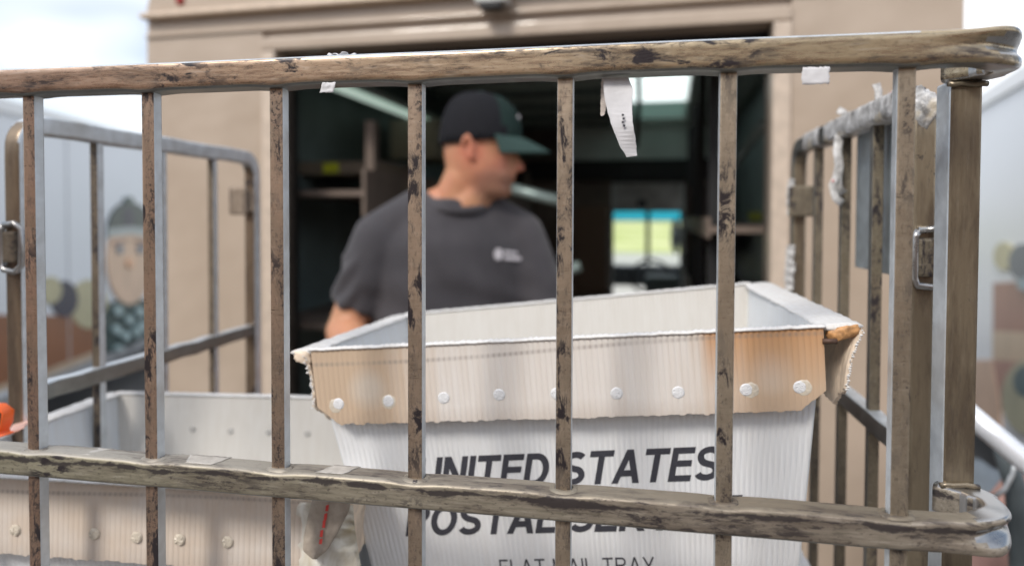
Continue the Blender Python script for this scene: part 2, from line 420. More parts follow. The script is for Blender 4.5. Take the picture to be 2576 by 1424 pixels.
# inner brass coloured guide seen right of the last bar
# base and castors
bm = bmesh.new(); box(bm, -.83, .28, .5, 1.2, .13, .16, bev=.004); cpart('base_platform', bm, M['zinc_dark'])
for (x, y) in ((-.76, .56), (.2, .56), (-.76, 1.13), (.2, 1.13)):
    bm = bmesh.new(); bmesh.ops.create_cone(bm, cap_ends=True, segments=24, radius1=.055, radius2=.055, depth=.035, matrix=Matrix.Translation((x, y, .056)) @ Matrix.Rotation(R(90), 4, 'Y'))
    bmesh.ops.bevel(bm, geom=[e for e in bm.edges if len(e.link_faces) == 2 and e.calc_face_angle(0) > 1], offset=.006, segments=2, affect='EDGES')
    cpart('castor_wheel', bm, plain('castor_rubber', (.03, .03, .03), .7))
    bm = sweep([(x-.024, y, .05), (x-.024, y, .105), (x-.018, y, .118), (x+.018, y, .118), (x+.024, y, .105), (x+.024, y, .05)], rrect(.03, .004, .001, 1), up=Vector((0, 1, 0))); cpart('castor_fork', bm, M['zinc'])
# worn tape and paper remains -------------------------------------------
M['paper'] = plain('torn_paper', (.60, .59, .60), .8, var=.10, scale=80, bump=.2)
M['tape'] = plain('grubby_clear_tape', (.42, .39, .35), .35, var=.2, scale=120, bump=.3)
def patch(name, cx, cy, cz, lx, ly, ang, nx, m, seed, parent=cage, amp=.0005):
    rnd = random.Random(seed); bm = bmesh.new(); g = []
    n, k = 12, 7
    for i in range(n+1):
        row = []
        for j in range(k+1):
            u, v = i/n-.5, j/k-.5
            ex = (rnd.uniform(-.035, .035)*lx if i in (0, n) else 0); ey = rnd.uniform(-.03, .03)*ly if j in (0, k) else 0
            row.append(bm.verts.new((u*lx+ex+v*nx, v*ly+ey, amp*mnoise.noise(Vector((u*3, v*3, seed))))))
        g.append(row)
    for i in range(n):
        for j in range(k): bm.faces.new((g[i][j], g[i+1][j], g[i+1][j+1], g[i][j+1])).smooth = True
    geo = bmesh.ops.extrude_face_region(bm, geom=bm.faces[:])
    bmesh.ops.translate(bm, verts=[v for v in geo['geom'] if isinstance(v, bmesh.types.BMVert)], vec=(0, 0, .00035))
    bmesh.ops.recalc_face_normals(bm, faces=bm.faces)
    return obj(name, bm, m, parent, mw=CI @ Matrix.Translation((cx, cy, cz)) @ Matrix.Rotation(R(ang), 4, 'X'))
for i, (x, lx, nx) in enumerate(((-.462, .026, .010), (-.355, .024, -.009), (-.345, .018, .006), (-.233, .022, .008))):
    patch('tape_patch', x, .5035, EYE-.2027+.0001*i, lx, .0180, 0, nx, M['tape'], i, amp=.0002)
patch('paper_scrap', -.2345, .4905, EYE+.0990, .011, .008, 84, .002, M['paper'], 11, amp=.001)
patch('paper_scrap', .1185, .4905, EYE+.0960, .0175, .0115, 88, .000, M['paper'], 12, amp=.0006)
patch('paper_scrap', -.2285, .503, EYE+.1262, .016, .012, 5, .003, M['paper'], 13, amp=.0035)
# shredded plastic film wrapped round the right side frame
def film():
    q = NT('grimy_plastic_film'); v = q.coord(); a = q.noise(v, 60, 5, .65); b = q.noise(v, 22, 3)
    c = q.mix(q.ramp(a, [(.35, 0), (.62, 1)]), (.20, .19, .18), (.70, .69, .68)); c = q.mix(q.ramp(b, [(.60, 0), (.66, .6)]), c, (.45, .36, .22))
    c = q.mix(q.ramp(q.noise(q.coord(loc=(2, 5, 1)), 45, 2), [(.70, 0), (.73, .7)]), c, (.5, .08, .07))
    q.set(Base_Color=c, Roughness=.35); q.bump(a, .8, .003); return q.m
M['film'] = film()
def wrap(y0, y1, seed, r0=.0155):
    n = 46; k = 26; V = []; F = []
    for i in range(n+1):
        t = i/n; y = y0+(y1-y0)*t
        for j in range(k):
            a = 2*math.pi*j/k
            rr = r0*(1+.07*mnoise.noise(Vector((y*90, math.cos(a)*2.2, math.sin(a)*2.2+seed)))+.09*mnoise.noise(Vector((y*260, math.cos(a)*5, math.sin(a)*5))))
            ca, sa = math.cos(a), math.sin(a)
            V.append((.262+math.copysign(abs(ca)**.38, ca)*rr, y+mnoise.noise(Vector((a*2, i*.3, seed)))*.002, EYE+.115+math.copysign(abs(sa)**.38, sa)*rr))
    for i in range(n):
        for j in range(k): F.append((i*k+j, i*k+(j+1) % k, (i+1)*k+(j+1) % k, (i+1)*k+j))
    o = obj('plastic_film', (V, [], F), M['film'], cage, True, CI); return o
wrap(.72, .985, 3, .0131); wrap(1.01, 1.10, 8, .0132)
def blob_film(pts, rad, seed, name='film_strip'):
    bm = sweep(pts, [(a*1.0, b*.28) for a, b in tube_prof(rad, 12)], up=Vector((0, 1, .02)), deform=lambda i, p, a, b: (a*(1+.45*mnoise.noise(Vector((i*.9, a*200, seed)))), b*(1+.9*mnoise.noise(Vector((i*.7+9, a*150, seed))))))
    return cpart(name, bm, M['film'])
blob_film([(.250, .915, EYE+.105), (.2475, .913, EYE+.085), (.249, .911, EYE+.065), (.246, .909, EYE+.050), (.249, .908, EYE+.038), (.253, .908, EYE+.030)], .0055, 2)
blob_film([(.245, .905, EYE+.052), (.240, .905, EYE+.040), (.244, .905, EYE+.024), (.252, .905, EYE+.018)], .0045, 5)
blob_film([(.258, .80, EYE+.126), (.2575, .80, EYE+.138), (.255, .80, EYE+.146)], .004, 7)
blob_film([(.262, .93, EYE+.126), (.259, .93, EYE+.134), (.252, .93, EYE+.138)], .0045, 9)
# bunched film over the near rounded corner
bm = bmesh.new(); bmesh.ops.create_icosphere(bm, subdivisions=4, radius=1)
for v in bm.verts:
    n_ = mnoise.noise(v.co*2.3)*.22+mnoise.noise(v.co*6)*.10
    v.co = Vector((v.co.x*.0150*(1+n_), v.co.y*.018*(1+n_), v.co.z*.022*(1+n_)))
for f in bm.faces: f.smooth = True
cpart('film_bundle', bm, M['film'], Matrix.Translation((.262, .700, EYE+.100)))
# flakes of worn tape clinging to the far post
for k in range(9):
    z = EYE+.055-.115*k/8-(.05 if k > 3 else 0)
    patch('tape_flake', .2475-.002*random.random(), 1.168, z, .010+.006*random.random(), .016, 88, .002, M['film'], 60+k, amp=.002)

# torn paper tag hanging from the top rail
def prism(poly, y0, y1, wav=0.0):
    bm = bmesh.new(); vs = [bm.verts.new((x, y0, z)) for x, z in poly]; f = bm.faces.new(vs)
    g = bmesh.ops.extrude_face_region(bm, geom=[f]); bmesh.ops.translate(bm, verts=[v for v in g['geom'] if isinstance(v, bmesh.types.BMVert)], vec=(0, y1-y0, 0))
    bmesh.ops.recalc_face_normals(bm, faces=bm.faces); return bm
def px(x, y, Y, vp=None):
    """point on the plane y = Y seen at a place of the photograph"""
    d = f_+r2*((x-1288)/1705.56)+u2*((590.2-y)/1705.56); d = d*(Y/d.y); return Vector((d.x, d.y, d.z+EYE))
def pxpoly(pts, Y): return [(px(x, y, Y).x, px(x, y, Y).z) for x, y in pts]
tagp = empty('paper_tag', 'torn white paper strip hanging under the top rail', 'paper tag', tuple(px(1550, 200, .5)))
off = Matrix.Translation(-tagp.location)
def curved_strip(pl, pr, Y, bend, m, name, n=18):
    V = []; F = []
    for s in (0, 1):
        for i in range(n+1):
            t = i/n*(len(pl)-1); k = min(int(t), len(pl)-2); u = t-k
            for (arr) in (pl, pr):
                x = arr[k][0]*(1-u)+arr[k+1][0]*u; y = arr[k][1]*(1-u)+arr[k+1][1]*u
                p = px(x+random.uniform(-1.3, 1.3), y, Y); p.y += bend*math.sin(i/n*2.6)+(.0004 if s else 0)+(.0015 if arr is pr else 0)*math.sin(i*.5)
                V.append(tuple(p))
    k2 = 2*(n+1)
    for i in range(n):
        a = 2*i
        F += [(a, a+1, a+3, a+2), (k2+a, k2+a+2, k2+a+3, k2+a+1), (a, a+2, k2+a+2, k2+a), (a+1, k2+a+1, k2+a+3, a+3)]
    F += [(0, k2, k2+1, 1), (2*n, 2*n+1, k2+2*n+1, k2+2*n)]
    return obj(name, (V, [], F), m, tagp, False, off)
curved_strip([(1516, 196), (1522, 250), (1530, 290), (1546, 335), (1560, 370), (1577, 397)], [(1580, 196), (1592, 225), (1590, 290), (1594, 330), (1600, 365), (1602, 393)], .5025, -.006, M['paper'], 'paper_strip')
curved_strip([(1513, 198), (1511, 245), (1511, 292)], [(1528, 198), (1527, 250), (1519, 290)], .5055, .003, plain('aged_paper', (.62, .55, .50), .8), 'torn_tail')

for k_, (x_, y_) in enumerate(((1567, 290), (1569, 299), (1567, 308), (1570, 317))):      # small dark print on the strip
    a_ = [px(x_+dx_, y_+dy_, .494) for dx_, dy_ in ((-3, -3), (3, -2), (3, 2), (-3, 3))]
    bm = bmesh.new(); f = bm.faces.new([bm.verts.new(p_-tagp.location) for p_ in a_]); g = bmesh.ops.extrude_face_region(bm, geom=[f]); bmesh.ops.translate(bm, verts=[e_ for e_ in g['geom'] if isinstance(e_, bmesh.types.BMVert)], vec=(0, .0004, 0)); bmesh.ops.recalc_face_normals(bm, faces=bm.faces)
    obj('print_mark', bm, M['post_front'] if 0 else plain('faded_black_print', (.04, .04, .05), .7, bump=0), tagp)
# ------------------------------------------------------------------ text helper
M['ink'] = plain('dark_blue_grey_ink', (.050, .050, .062), .45, var=.25, scale=500, bump=0)
def text_mesh(s, size, shear=0.0, off=0.0, sx=1.0, spacing=1.0):
    cu = bpy.data.curves.new('lettering', 'FONT'); cu.body = s; cu.size = size; cu.shear = shear; cu.offset = off
    cu.space_character = spacing; cu.resolution_u = 3; cu.fill_mode = 'BOTH'; cu.extrude = .00006
    t = bpy.data.objects.new('tmp', cu); C.objects.link(t)
    dg = bpy.context.evaluated_depsgraph_get(); me = bpy.data.meshes.new_from_object(t.evaluated_get(dg))
    bpy.data.objects.remove(t)
    x0 = min(v.co.x for v in me.vertices); x1 = max(v.co.x for v in me.vertices); y1 = max(v.co.y for v in me.vertices); y0 = min(v.co.y for v in me.vertices)
    return me, x0, x1, y0, y1

# ================================================================== MAIL TUBS
def plastic(name, kind):
    q = NT(name)
    t = q.n('TexCoord'); sp = q.n('SeparateXYZ'); q.l(t.outputs['Object'], sp.inputs[0])
    X, Y, Z = sp.outputs['X'], sp.outputs['Y'], sp.outputs['Z']
    u = X if kind not in ('side',) else Y
    fl = q.math('SINE', q.math('MULTIPLY', u, 2*math.pi/.0052))           # flutes seen through the skin
    sv = q.coord((1, 1, .06), rnd=True); st = q.noise(sv, 120, 4, .6)
    cl = q.noise(q.coord((1, 1, 1), rnd=True), 14, 4, .6)
    if kind == 'wall': base = (.90, .905, .915); dirt = (.78, .75, .71)
    elif kind == 'side': base = (.78, .81, .84); dirt = (.68, .66, .62)
    elif kind == 'inner': base = (.76, .73, .68); dirt = (.62, .57, .50)
    elif kind == 'rim': base = (.86, .85, .84); dirt = (.66, .60, .52)
    else: base = (.84, .80, .76); dirt = (.70, .60, .51)
    c = q.mix(q.ramp(st, [(.35, 0), (.68, .30 if kind == 'wall' else .42)]), base, dirt)
    c = q.mix(q.ramp(fl, [(0, .30), (.5, 0)]), c, tuple(x*.85 for x in base))
    if kind in ('flap', 'flap2'):
        # tea coloured ageing towards both ends, orange on the right end of the front tub
        ax = q.math('ABSOLUTE', q.math('ADD', X, -.005))
        e = q.step(q.math('ADD', ax, q.math('MULTIPLY', q.math('SUBTRACT', st, .5), .035)), .105, .165, .06, .85)
        tan = (.60, .43, .28) if kind == 'flap' else (.70, .57, .45)
        c = q.mix(e if kind == 'flap' else q.ramp(cl, [(.35, .25), (.65, .8)]), c, tan)
        if kind == 'flap':
            # paler worn discs
            for cx, cz in ((-.178, -.035), (.186, -.040)):
                d = q.n('VectorMath', operation='DISTANCE'); cmb = q.n('CombineXYZ'); q.l(X, cmb.inputs[0]); q.l(Z, cmb.inputs[2])
                q.l(cmb.outputs[0], d.inputs[0]); d.inputs[1].default_value = (cx, 0, cz)
                c = q.mix(q.step(q.math('ADD', d.outputs['Value'], q.math('MULTIPLY', cl, .012)), .012, .028, .6, 0), c, (.72, .66, .58))
            om = q.math('MULTIPLY', q.step(X, .126, .137), q.step(q.math('ADD', q.math('ADD', Z, .075), q.math('MULTIPLY', st, .02)), .030, .085, .12, .85))
            c = q.mix(om, c, (.60, .30, .12))
        # brown grime near the lower edge and the wire shadow line below the fold
        low = q.step(q.math('ADD', q.math('ADD', Z, .078), q.math('MULTIPLY', cl, .02)), .010, .034, .5, 0)
        c = q.mix(low, c, (.42, .32, .24))
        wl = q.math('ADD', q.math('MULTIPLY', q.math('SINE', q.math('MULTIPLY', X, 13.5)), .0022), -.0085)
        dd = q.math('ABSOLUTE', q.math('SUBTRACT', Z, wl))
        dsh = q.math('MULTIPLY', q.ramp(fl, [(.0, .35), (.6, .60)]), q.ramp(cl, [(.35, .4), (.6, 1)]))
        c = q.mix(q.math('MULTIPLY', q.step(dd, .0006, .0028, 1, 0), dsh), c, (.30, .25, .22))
    q.set(Base_Color=c, Roughness=q.math('ADD', q.math('MULTIPLY', st, .25), .32), IOR=1.46)
    q.bump(q.math('ADD', q.math('MULTIPLY', fl, .5), q.math('MULTIPLY', st, .7)), .30, .0006)
    tr = q.n('BsdfTranslucent'); q.l(c, tr.inputs['Color']); ms = q.n('MixShader'); ms.inputs[0].default_value = .14
    out = q.t.nodes['Material Output']; q.l(q.b.outputs[0], ms.inputs[1]); q.l(tr.outputs[0], ms.inputs[2]); q.l(ms.outputs[0], out.inputs['Surface'])
    return q.m
for k in ('wall', 'side', 'inner', 'flap', 'flap2', 'rim'): M['pl_'+k] = plastic('corrugated_plastic_'+k, k)
M['pl_corner'] = plain('orange_stained_plastic', (.52, .27, .11), .5, var=.5, scale=160, bump=.8)
M['rivet'] = plain('clear_plastic_rivet', (.76, .76, .77), .25, var=.08, scale=900, bump=.8)
M['rivet_ring'] = plain('yellowed_rivet', (.62, .55, .45), .4, var=.1, scale=300)
M['wire'] = plain('rusty_wire', (.12, .07, .05), .6, .4)

def corr_sheet(P, thick, rows, amp=.00045, pitch=.0052, jag=None, warp=None, jag_amp=.0012, seed=0):
    """P(u, v) -> point; u along the sheet 0..1, v from the top 0 to the bottom 1; hollow fluted board with real flutes"""
    Lx = (P(1, 0)-P(0, 0)).length; nfl = max(4, int(Lx/pitch)); n = nfl*6; rnd = random.Random(seed)
    jt = [rnd.uniform(-1, 1) for _ in range(nfl+2)]; jb = [rnd.uniform(-1, 1) for _ in range(nfl+2)]
    V = []; F = []
    for side in (0, 1):
        for i in range(n+1):
            u = i/n; ph = i % 6
            for r in range(rows+1):
                v = r/rows; p = P(u, v)
                nn = (P(min(u+.001, 1), v)-P(max(u-.001, 0), v)).cross(P(u, min(v+.01, 1))-P(u, max(v-.01, 0))).normalized()
                bulge = amp*(abs(math.sin(math.pi*i/6))-.5)
                dn = -thick/2-bulge if side == 0 else thick/2+bulge
                p = p+nn*dn
                if jag and r == 0 and 't' in jag: p.z += jag_amp*jt[i//6]*(.3+.7*abs(math.sin(math.pi*i/6)))
                if jag and r == rows and 'b' in jag: p.z += jag_amp*jb[i//6]*(.3+.7*abs(math.sin(math.pi*i/6)))
                V.append(tuple(p))
    k = (n+1)*(rows+1)
    for i in range(n):
        for r in range(rows):
            a = i*(rows+1)+r; b = a+rows+1
            F.append((a, b, b+1, a+1)); F.append((k+a, k+a+1, k+b+1, k+b))
        a = i*(rows+1); b = a+rows+1; F.append((a, k+a, k+b, b)); a += rows; b += rows; F.append((a, b, k+b, k+a))
    for r in range(rows):
        a = r; F.append((a, a+1, k+a+1, k+a)); a = n*(rows+1)+r; F.append((a, k+a, k+a+1, a+1))
    return V, F
def sheet(name, P, thick, rows, m, parent, **kw):
    V, F = corr_sheet(P, thick, rows, **kw); o = obj(name, (V, [], F), m, parent); return o

def make_tub(label, loc, rot, W, D, H=.29, warpk=0.0, flap='pl_flap', flare=(.018, .026), rivets=(), detail=True, sagx=0.0):
    t = empty('mail_tub', label, 'mail tub', loc, rot, 'white corrugated plastic mail tubs')
    tp = .13
    def rimz(x, y): return warpk*(x/(W/2))*(y/(D/2)) - sagx*(1-(x/(W/2))**2)*(1 if y < 0 else .5)
    def wall(xa, ya, xb, yb):
        def P(u, v):
            x = xa+(xb-xa)*u; y = ya+(yb-ya)*u
            s = 1-v*tp*H/ (W/2)
            sy = 1-v*tp*H/(D/2)
            return Vector((x*s, y*sy, rimz(x, y)*(1-v)-v*H-.001))
        return P
    w2, d2 = W/2, D/2
    amp = .0004 if detail else .0002
    sheet('front_wall', wall(-w2, -d2, w2, -d2), .0035, 6, M['pl_wall'], t, seed=1, amp=amp)
    sheet('back_wall', wall(w2, d2, -w2, d2), .0035, 6, M['pl_inner'], t, seed=2, amp=amp)
    sheet('side_wall', wall(-w2, d2, -w2, -d2), .0035, 5, M['pl_side'], t, seed=3, amp=amp)
    sheet('side_wall', wall(w2, -d2, w2, d2), .0035, 5, M['pl_side'], t, seed=4, amp=amp)
    bm = bmesh.new(); box(bm, -w2+tp*H, w2-tp*H, -d2+tp*H, d2-tp*H, -H, -H+.004); obj('bottom', bm, M['pl_side'], t)
    FH = .071
    # front flap with chamfered lower corners
    def Pf(u, v):
        x = -w2+W*u; e = min(u, 1-u)*W
        hh = FH if e > .022 else (.054+(FH-.054)*(e/.022))
        wav = .0018*math.sin(u*9)*(1-v)
        return Vector((x*(1-.010*v), -d2-.005-.0015*v-.002*math.sin(u*math.pi)*v, rimz(x, -d2)+.001-v*hh+wav*0))
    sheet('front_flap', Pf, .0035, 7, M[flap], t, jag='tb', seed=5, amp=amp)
    def Pb(u, v):
        x = w2-W*u
        return Vector((x, d2+.005+.010*v, rimz(x, d2)+.001-v*FH))
    sheet('back_flap', Pb, .0035, 4, M['pl_inner'], t, jag='t', seed=6, amp=amp)
    for s in (-1, 1):
        fo = flare[0] if s < 0 else flare[1]
        def Ps(u, v, s=s, fo=fo):
            y = (d2-D*u) if s < 0 else (-d2+D*u)
            hh = FH*1.0; e = min(u, 1-u)*D
            hh = FH if e > .03 else (.05+(FH-.05)*(e/.03))
            k = 1-(y+d2)/D*.5
            return Vector((s*(w2+(.002 if s < 0 else .010)+fo*k*(1-v*.75)-.0035*math.sin(v*3)), y-(.004 if e < .01 else 0), rimz(s*w2, y)-.004-v*hh))
        sheet('side_flap', Ps, .0035, 5, M['pl_sideflap'], t, jag='tb', seed=7+s, amp=amp, jag_amp=.0022)
        # broad rolled fold joining wall and flap
        def deform(i, p, a, b): return (a*(1+.10*mnoise.noise(Vector((i*.6, s, a*90)))), b+.0012*mnoise.noise(Vector((i*.9, a*60, s))))
        path = []
        for k in range(41):
            y = -d2-.003+(D+.006)*k/40; kk = 1-(y+d2)/D*.5
            path.append((s*(w2+.004+(fo+.004)*kk/2), y, rimz(s*w2, y)-.0008))
        bm = sweep(path, [(a*.012*(1+fo*22), b*.0030) for a, b in tube_prof(1, 14)], deform=deform)
        obj('side_rim', bm, M['pl_rim'], t)
        # frayed flutes on the flap's cut front edge
        V = []; F = []; n = 26; rnd = random.Random(90+s)
        for k in range(n):
            v = k/(n-1); p = Ps(0 if s > 0 else 1, v); r = rnd.uniform(.0009, .0019); b = len(V)
            cx, cy, cz = p.x+rnd.uniform(-.0012, .0012), p.y-.001-rnd.uniform(0, .0025), p.z
            for dx, dy, dz in ((-1, 0, 0), (1, 0, 0), (0, -1, 0), (0, 1, 0), (0, 0, -.8), (0, 0, .8)): V.append((cx+dx*r, cy+dy*r, cz+dz*r))
            for f in ((0, 2, 5), (2, 1, 5), (1, 3, 5), (3, 0, 5), (2, 0, 4), (1, 2, 4), (3, 1, 4), (0, 3, 4)): F.append(tuple(b+i for i in f))
        obj('frayed_edge', (V, [], F), M['pl_rim'], t)
    # front / back folds: a bead of little flute ends, bright and uneven
    for nm, y, col in (('front_rim', -d2-.0035, 'pl_rim'), ('back_rim', d2+.0035, 'pl_rim')):
        n = int(W/.0026); rnd = random.Random(3 if y < 0 else 4)
        jit = [rnd.uniform(0, 1) for _ in range(n+1)]
        path = [(-w2-.002+(W+.004)*k/n, y, rimz(-w2+W*k/n, y)+.0012+.0005*(k % 2)*(.4+jit[k])+.0005*mnoise.noise(Vector((k*.25, y, 0)))) for k in range(n+1)]
        bm = sweep(path, [(a*.0052, b*.0016) for a, b in tube_prof(1, 10)], deform=lambda i, p, a, b: (a*(1+.25*(i % 2)), b*(1+.35*(i % 2)*jit[i])))
        obj(nm, bm, M[col], t)
    # corner gussets
    for sx in (-1, 1):
        fo = flare[0] if sx < 0 else flare[1]
        bm = bmesh.new(); bmesh.ops.create_icosphere(bm, subdivisions=3, radius=1)
        for v in bm.verts:
            nn = 1+.28*mnoise.noise(v.co*2.1+Vector((sx, 0, 0)))
            nn += .22*mnoise.noise(v.co*5+Vector((sx, 3, 0))); v.co = Vector((v.co.x*(.0080+fo*.26)*nn, v.co.y*.005*nn, math.copysign(abs(v.co.z)**.6, v.co.z)*.0062*nn-.0055+.22*(v.co.x*sx*.01)))
        for f in bm.faces: f.smooth = True
        obj('corner_gusset', bm, M['pl_corner'] if sx > 0 and flap == 'pl_flap' else M['pl_sideflap'], t, mw=Matrix.Translation((sx*(w2+.008+fo*.45), -d2-.001, rimz(sx*w2, -d2))))
    # rivets
    for k, (x, z, ring) in enumerate(rivets):
        yy = -d2-.005-.0015*(-z/FH)-.002*math.sin((x+w2)/W*math.pi)*(-z/FH)-.0021
        zz = z+rimz(x, -d2)
        def disc(r, dep, sd, cup):
            bm = bmesh.new(); n = 18; c = bm.verts.new((0, -dep*(.3 if cup else 1), 0)); rings = []
            for fr, fd in ((.45, .9), (.8, .75), (1.0, 0.0)):
                rings.append([bm.verts.new((r*fr*math.cos(2*math.pi*j/n)*(1+.06*mnoise.noise(Vector((j*.9, sd, 0)))), -dep*fd*(1+.5*mnoise.noise(Vector((j*.7, sd, fr*4)))), r*fr*math.sin(2*math.pi*j/n)*(1+.06*mnoise.noise(Vector((j*.9, sd, 3)))))) for j in range(n)])
            for j in range(n): bm.faces.new((c, rings[0][(j+1) % n], rings[0][j]))
            for a, b in zip(rings, rings[1:]):
                for j in range(n): bm.faces.new((a[j], a[(j+1) % n], b[(j+1) % n], b[j]))
            return bm
        rv = obj('rivet', disc(.0056, (.0009 if flap == 'pl_flap' else .0026), k, False), M['rivet'] if flap == 'pl_flap' else M['rivet_ring'], t, mw=Matrix.Translation((x, yy, zz)))
        if ring: obj('rivet_washer', disc(.0075, .0010, k+20, False), M['rivet_ring'], rv, mw=Matrix.Translation((ring[0], .0006, ring[1])))
    return t, rimz
M['pl_sideflap'] = plain('tea_stained_plastic', (.78, .64, .50), .5, var=.22, scale=60, bump=.4)

q1 = (-.0794, .763, -.1121+EYE, .0408, -.0033, -.0926)
W1, D1 = .4645, .2973
rv1 = [(-.2085, -.0505, (-.003, -.002)), (-.1590, -.0495, (0, -.001)), (-.1058, -.0480, None), (-.0535, -.0468, None), (-.0010, -.0475, None), (.0525, -.0492, None), (.1060, -.0502, None), (.1640, -.0500, (.0035, -.001)), (.2085, -.0495, (.0035, -.001))]
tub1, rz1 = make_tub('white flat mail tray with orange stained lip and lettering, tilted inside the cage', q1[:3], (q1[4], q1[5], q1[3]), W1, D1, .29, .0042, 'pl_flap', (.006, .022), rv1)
tub1.rotation_mode = 'XYZ'
# lettering printed on the tapered front wall
H1 = .29; tp = .13
def on_wall(me, x0, x1, xa, xb, ztop, zbot, y0, y1, name):
    ang = math.atan(tp)                       # wall leans inward towards the bottom
    for v in me.vertices:
        x = xa+(v.co.x-x0)/(x1-x0)*(xb-xa); z = zbot+(v.co.y-y0)/(y1-y0)*(ztop-zbot)
        y = -D1/2+tp*(-z)-.0024+(-.0001 if v.co.z > 0 else 0)
        v.co = (x, y, z)
    o = bpy.data.objects.new(name, me); C.objects.link(o); o.parent = tub1; me.materials.clear(); me.materials.append(M['ink']); return o
def arcp(cx, cy, rx, ry, a0, a1, n=14): return [(cx+rx*math.cos(R(a0+(a1-a0)*k/n)), cy+ry*math.sin(R(a0+(a1-a0)*k/n))) for k in range(n+1)]
def glyphs(t):
    h = t/2; b = 1-h                                  # stroke half width, top line of the stroke centre
    S_ = arcp(.36, .745, .29-h*.4, .255-h, 28, 180, 12)+arcp(.36, .745, .29-h*.4, .245, 180, 255, 6)+[(.40, .48)]+arcp(.36, .27, .30-h*.4, .215, 62, 0, 6)+arcp(.36, .27, .30-h*.4, .27-h, 0, -160, 14)[1:]
    return {'U': (.74, [[(h, 1), (h, .34)]+arcp(.37, .34, .37-h, .34-h, 180, 360, 16)+[(.74-h, 1)]]),
     'N': (.74, [[(h, 0), (h, 1)], [(h*1.0, 1-h*.4), (.74-h, h*.4)], [(.74-h, 0), (.74-h, 1)]]), 'I': (t, [[(h, 0), (h, 1)]]),
     'T': (.72, [[(0, b), (.72, b)], [(.36, b), (.36, 0)]]), 'E': (.66, [[(h, 0), (h, 1)], [(h, b), (.65, b)], [(h, .53), (.61, .53)], [(h, h), (.66, h)]]),
     'D': (.74, [[(h, 0), (h, 1)], [(h, b), (.32, b)]+arcp(.32, .5, .42-h, .5-h, 90, -90, 16)+[(h, h)]]), 'S': (.72, [S_]),
     'A': (.80, [[(h*.9, 0), (.40, 1-h*.2)], [(.80-h*.9, 0), (.40, 1-h*.2)], [(.17, .30), (.63, .30)]]),
     'P': (.70, [[(h, 0), (h, 1)], [(h, b), (.42, b)]+arcp(.42, .72, .28-h, .28-h, 90, -90, 12)+[(h, .44+h)]]),
     'O': (.82, [arcp(.41, .5, .41-h, .5-h, 0, 360, 30)]), 'L': (.60, [[(h, 1), (h, 0)], [(h, h), (.60, h)]]),
     'R': (.75, [[(h, 0), (h, 1)], [(h, b), (.44, b)]+arcp(.44, .73, .27-h, .27-h, 90, -90, 12)+[(h, .46+h)], [(.38, .46), (.75-h*.9, 0)]]),
     'V': (.76, [[(h*.9, 1), (.38, h*.2)], [(.76-h*.9, 1), (.38, h*.2)]]), 'C': (.78, [arcp(.41, .5, .41-h, .5-h, 42, 318, 24)]),
     'F': (.62, [[(h, 0), (h, 1)], [(h, b), (.62, b)], [(h, .52), (.56, .52)]]), 'M': (.86, [[(h, 0), (h, 1)], [(h, 1-h*.5), (.43, h)], [(.86-h, 1-h*.5), (.43, h)], [(.86-h, 0), (.86-h, 1)]]),
     'Y': (.76, [[(h*.8, 1), (.38, .42)], [(.76-h*.8, 1), (.38, .42)], [(.38, .44), (.38, 0)]])}
def letters(text, t, gap, space, shear):
    """upright grotesque capitals drawn as flat strokes; returns verts, faces, width"""
    G = glyphs(t); V = []; F = []; x = 0; li = 0; h = t/2
    for ch in text:
        if ch == ' ': x += space; continue
        wd, strokes = G[ch]
        for si, st in enumerate(strokes):
            if len(st) == 2 and abs(st[0][0]-st[1][0]) > .02 and abs(st[0][1]-st[1][1]) > .02:      # slanted stroke, cut level
                (xa_, ya_), (xb_, yb_) = st; hw = h*math.hypot(xb_-xa_, yb_-ya_)/abs(yb_-ya_); base = len(V); y0_ = 0 if ya_ < .06 else (1 if ya_ > .94 else ya_); y1_ = 0 if yb_ < .06 else (1 if yb_ > .94 else yb_)
                for (xx, yy) in ((xa_-hw, y0_), (xa_+hw, y0_), (xb_+hw, y1_), (xb_-hw, y1_)): V.append((x+xx+shear*yy, yy, .00004*(si % 4)))
                F.append((base, base+1, base+2, base+3)); continue
            n = len(st); closed = (Vector(st[0])-Vector(st[-1])).length < 1e-4; base = len(V)
            for k, p in enumerate(st):
                a = Vector(st[k-1] if k else (st[-2] if closed else st[0])); b = Vector(st[k+1] if k < n-1 else (st[1] if closed else st[-1])); p = Vector(p)
                d1 = (p-a).normalized() if (p-a).length > 1e-6 else (b-p).normalized(); d2 = (b-p).normalized() if (b-p).length > 1e-6 else d1
                d = (d1+d2).normalized() if (d1+d2).length > 1e-6 else d1; nn = Vector((-d.y, d.x)); kx = h/max(.5, nn.dot(Vector((-d1.y, d1.x))))
                for sg in (1, -1):
                    q_ = p+nn*kx*sg; V.append((x+q_.x+shear*q_.y, q_.y, .00004*(si % 4)))
            for k in range(n-1): F.append((base+2*k, base+2*k+1, base+2*k+3, base+2*k+2))
        x += wd+gap
    return V, F, x-gap
def print_on_wall(text, t, gap, space, shear, xa, xb, ztop, zbot):
    V, F, wd = letters(text, t, gap, space, shear); wd += shear; out = []
    for (x, y, k) in V:
        z = zbot+y*(ztop-zbot); X_ = xa+x/wd*(xb-xa)
        out.append((X_, -D1/2+tp*(-z)-.00235-k, z))
    return obj('lettering', (out, [], F), M['ink'], tub1)
print_on_wall('UNITED STATES', .185, .075, .34, .26, -.1480, .1440, -.1078, -.1405)
print_on_wall('POSTAL SERVICE', .185, .075, .34, .26, -.1650, .1580, -.1553, -.1880)
print_on_wall('FLAT MAIL TRAY', .11, .16, .42, 0, -.0745, .0735, -.2145, -.2310)
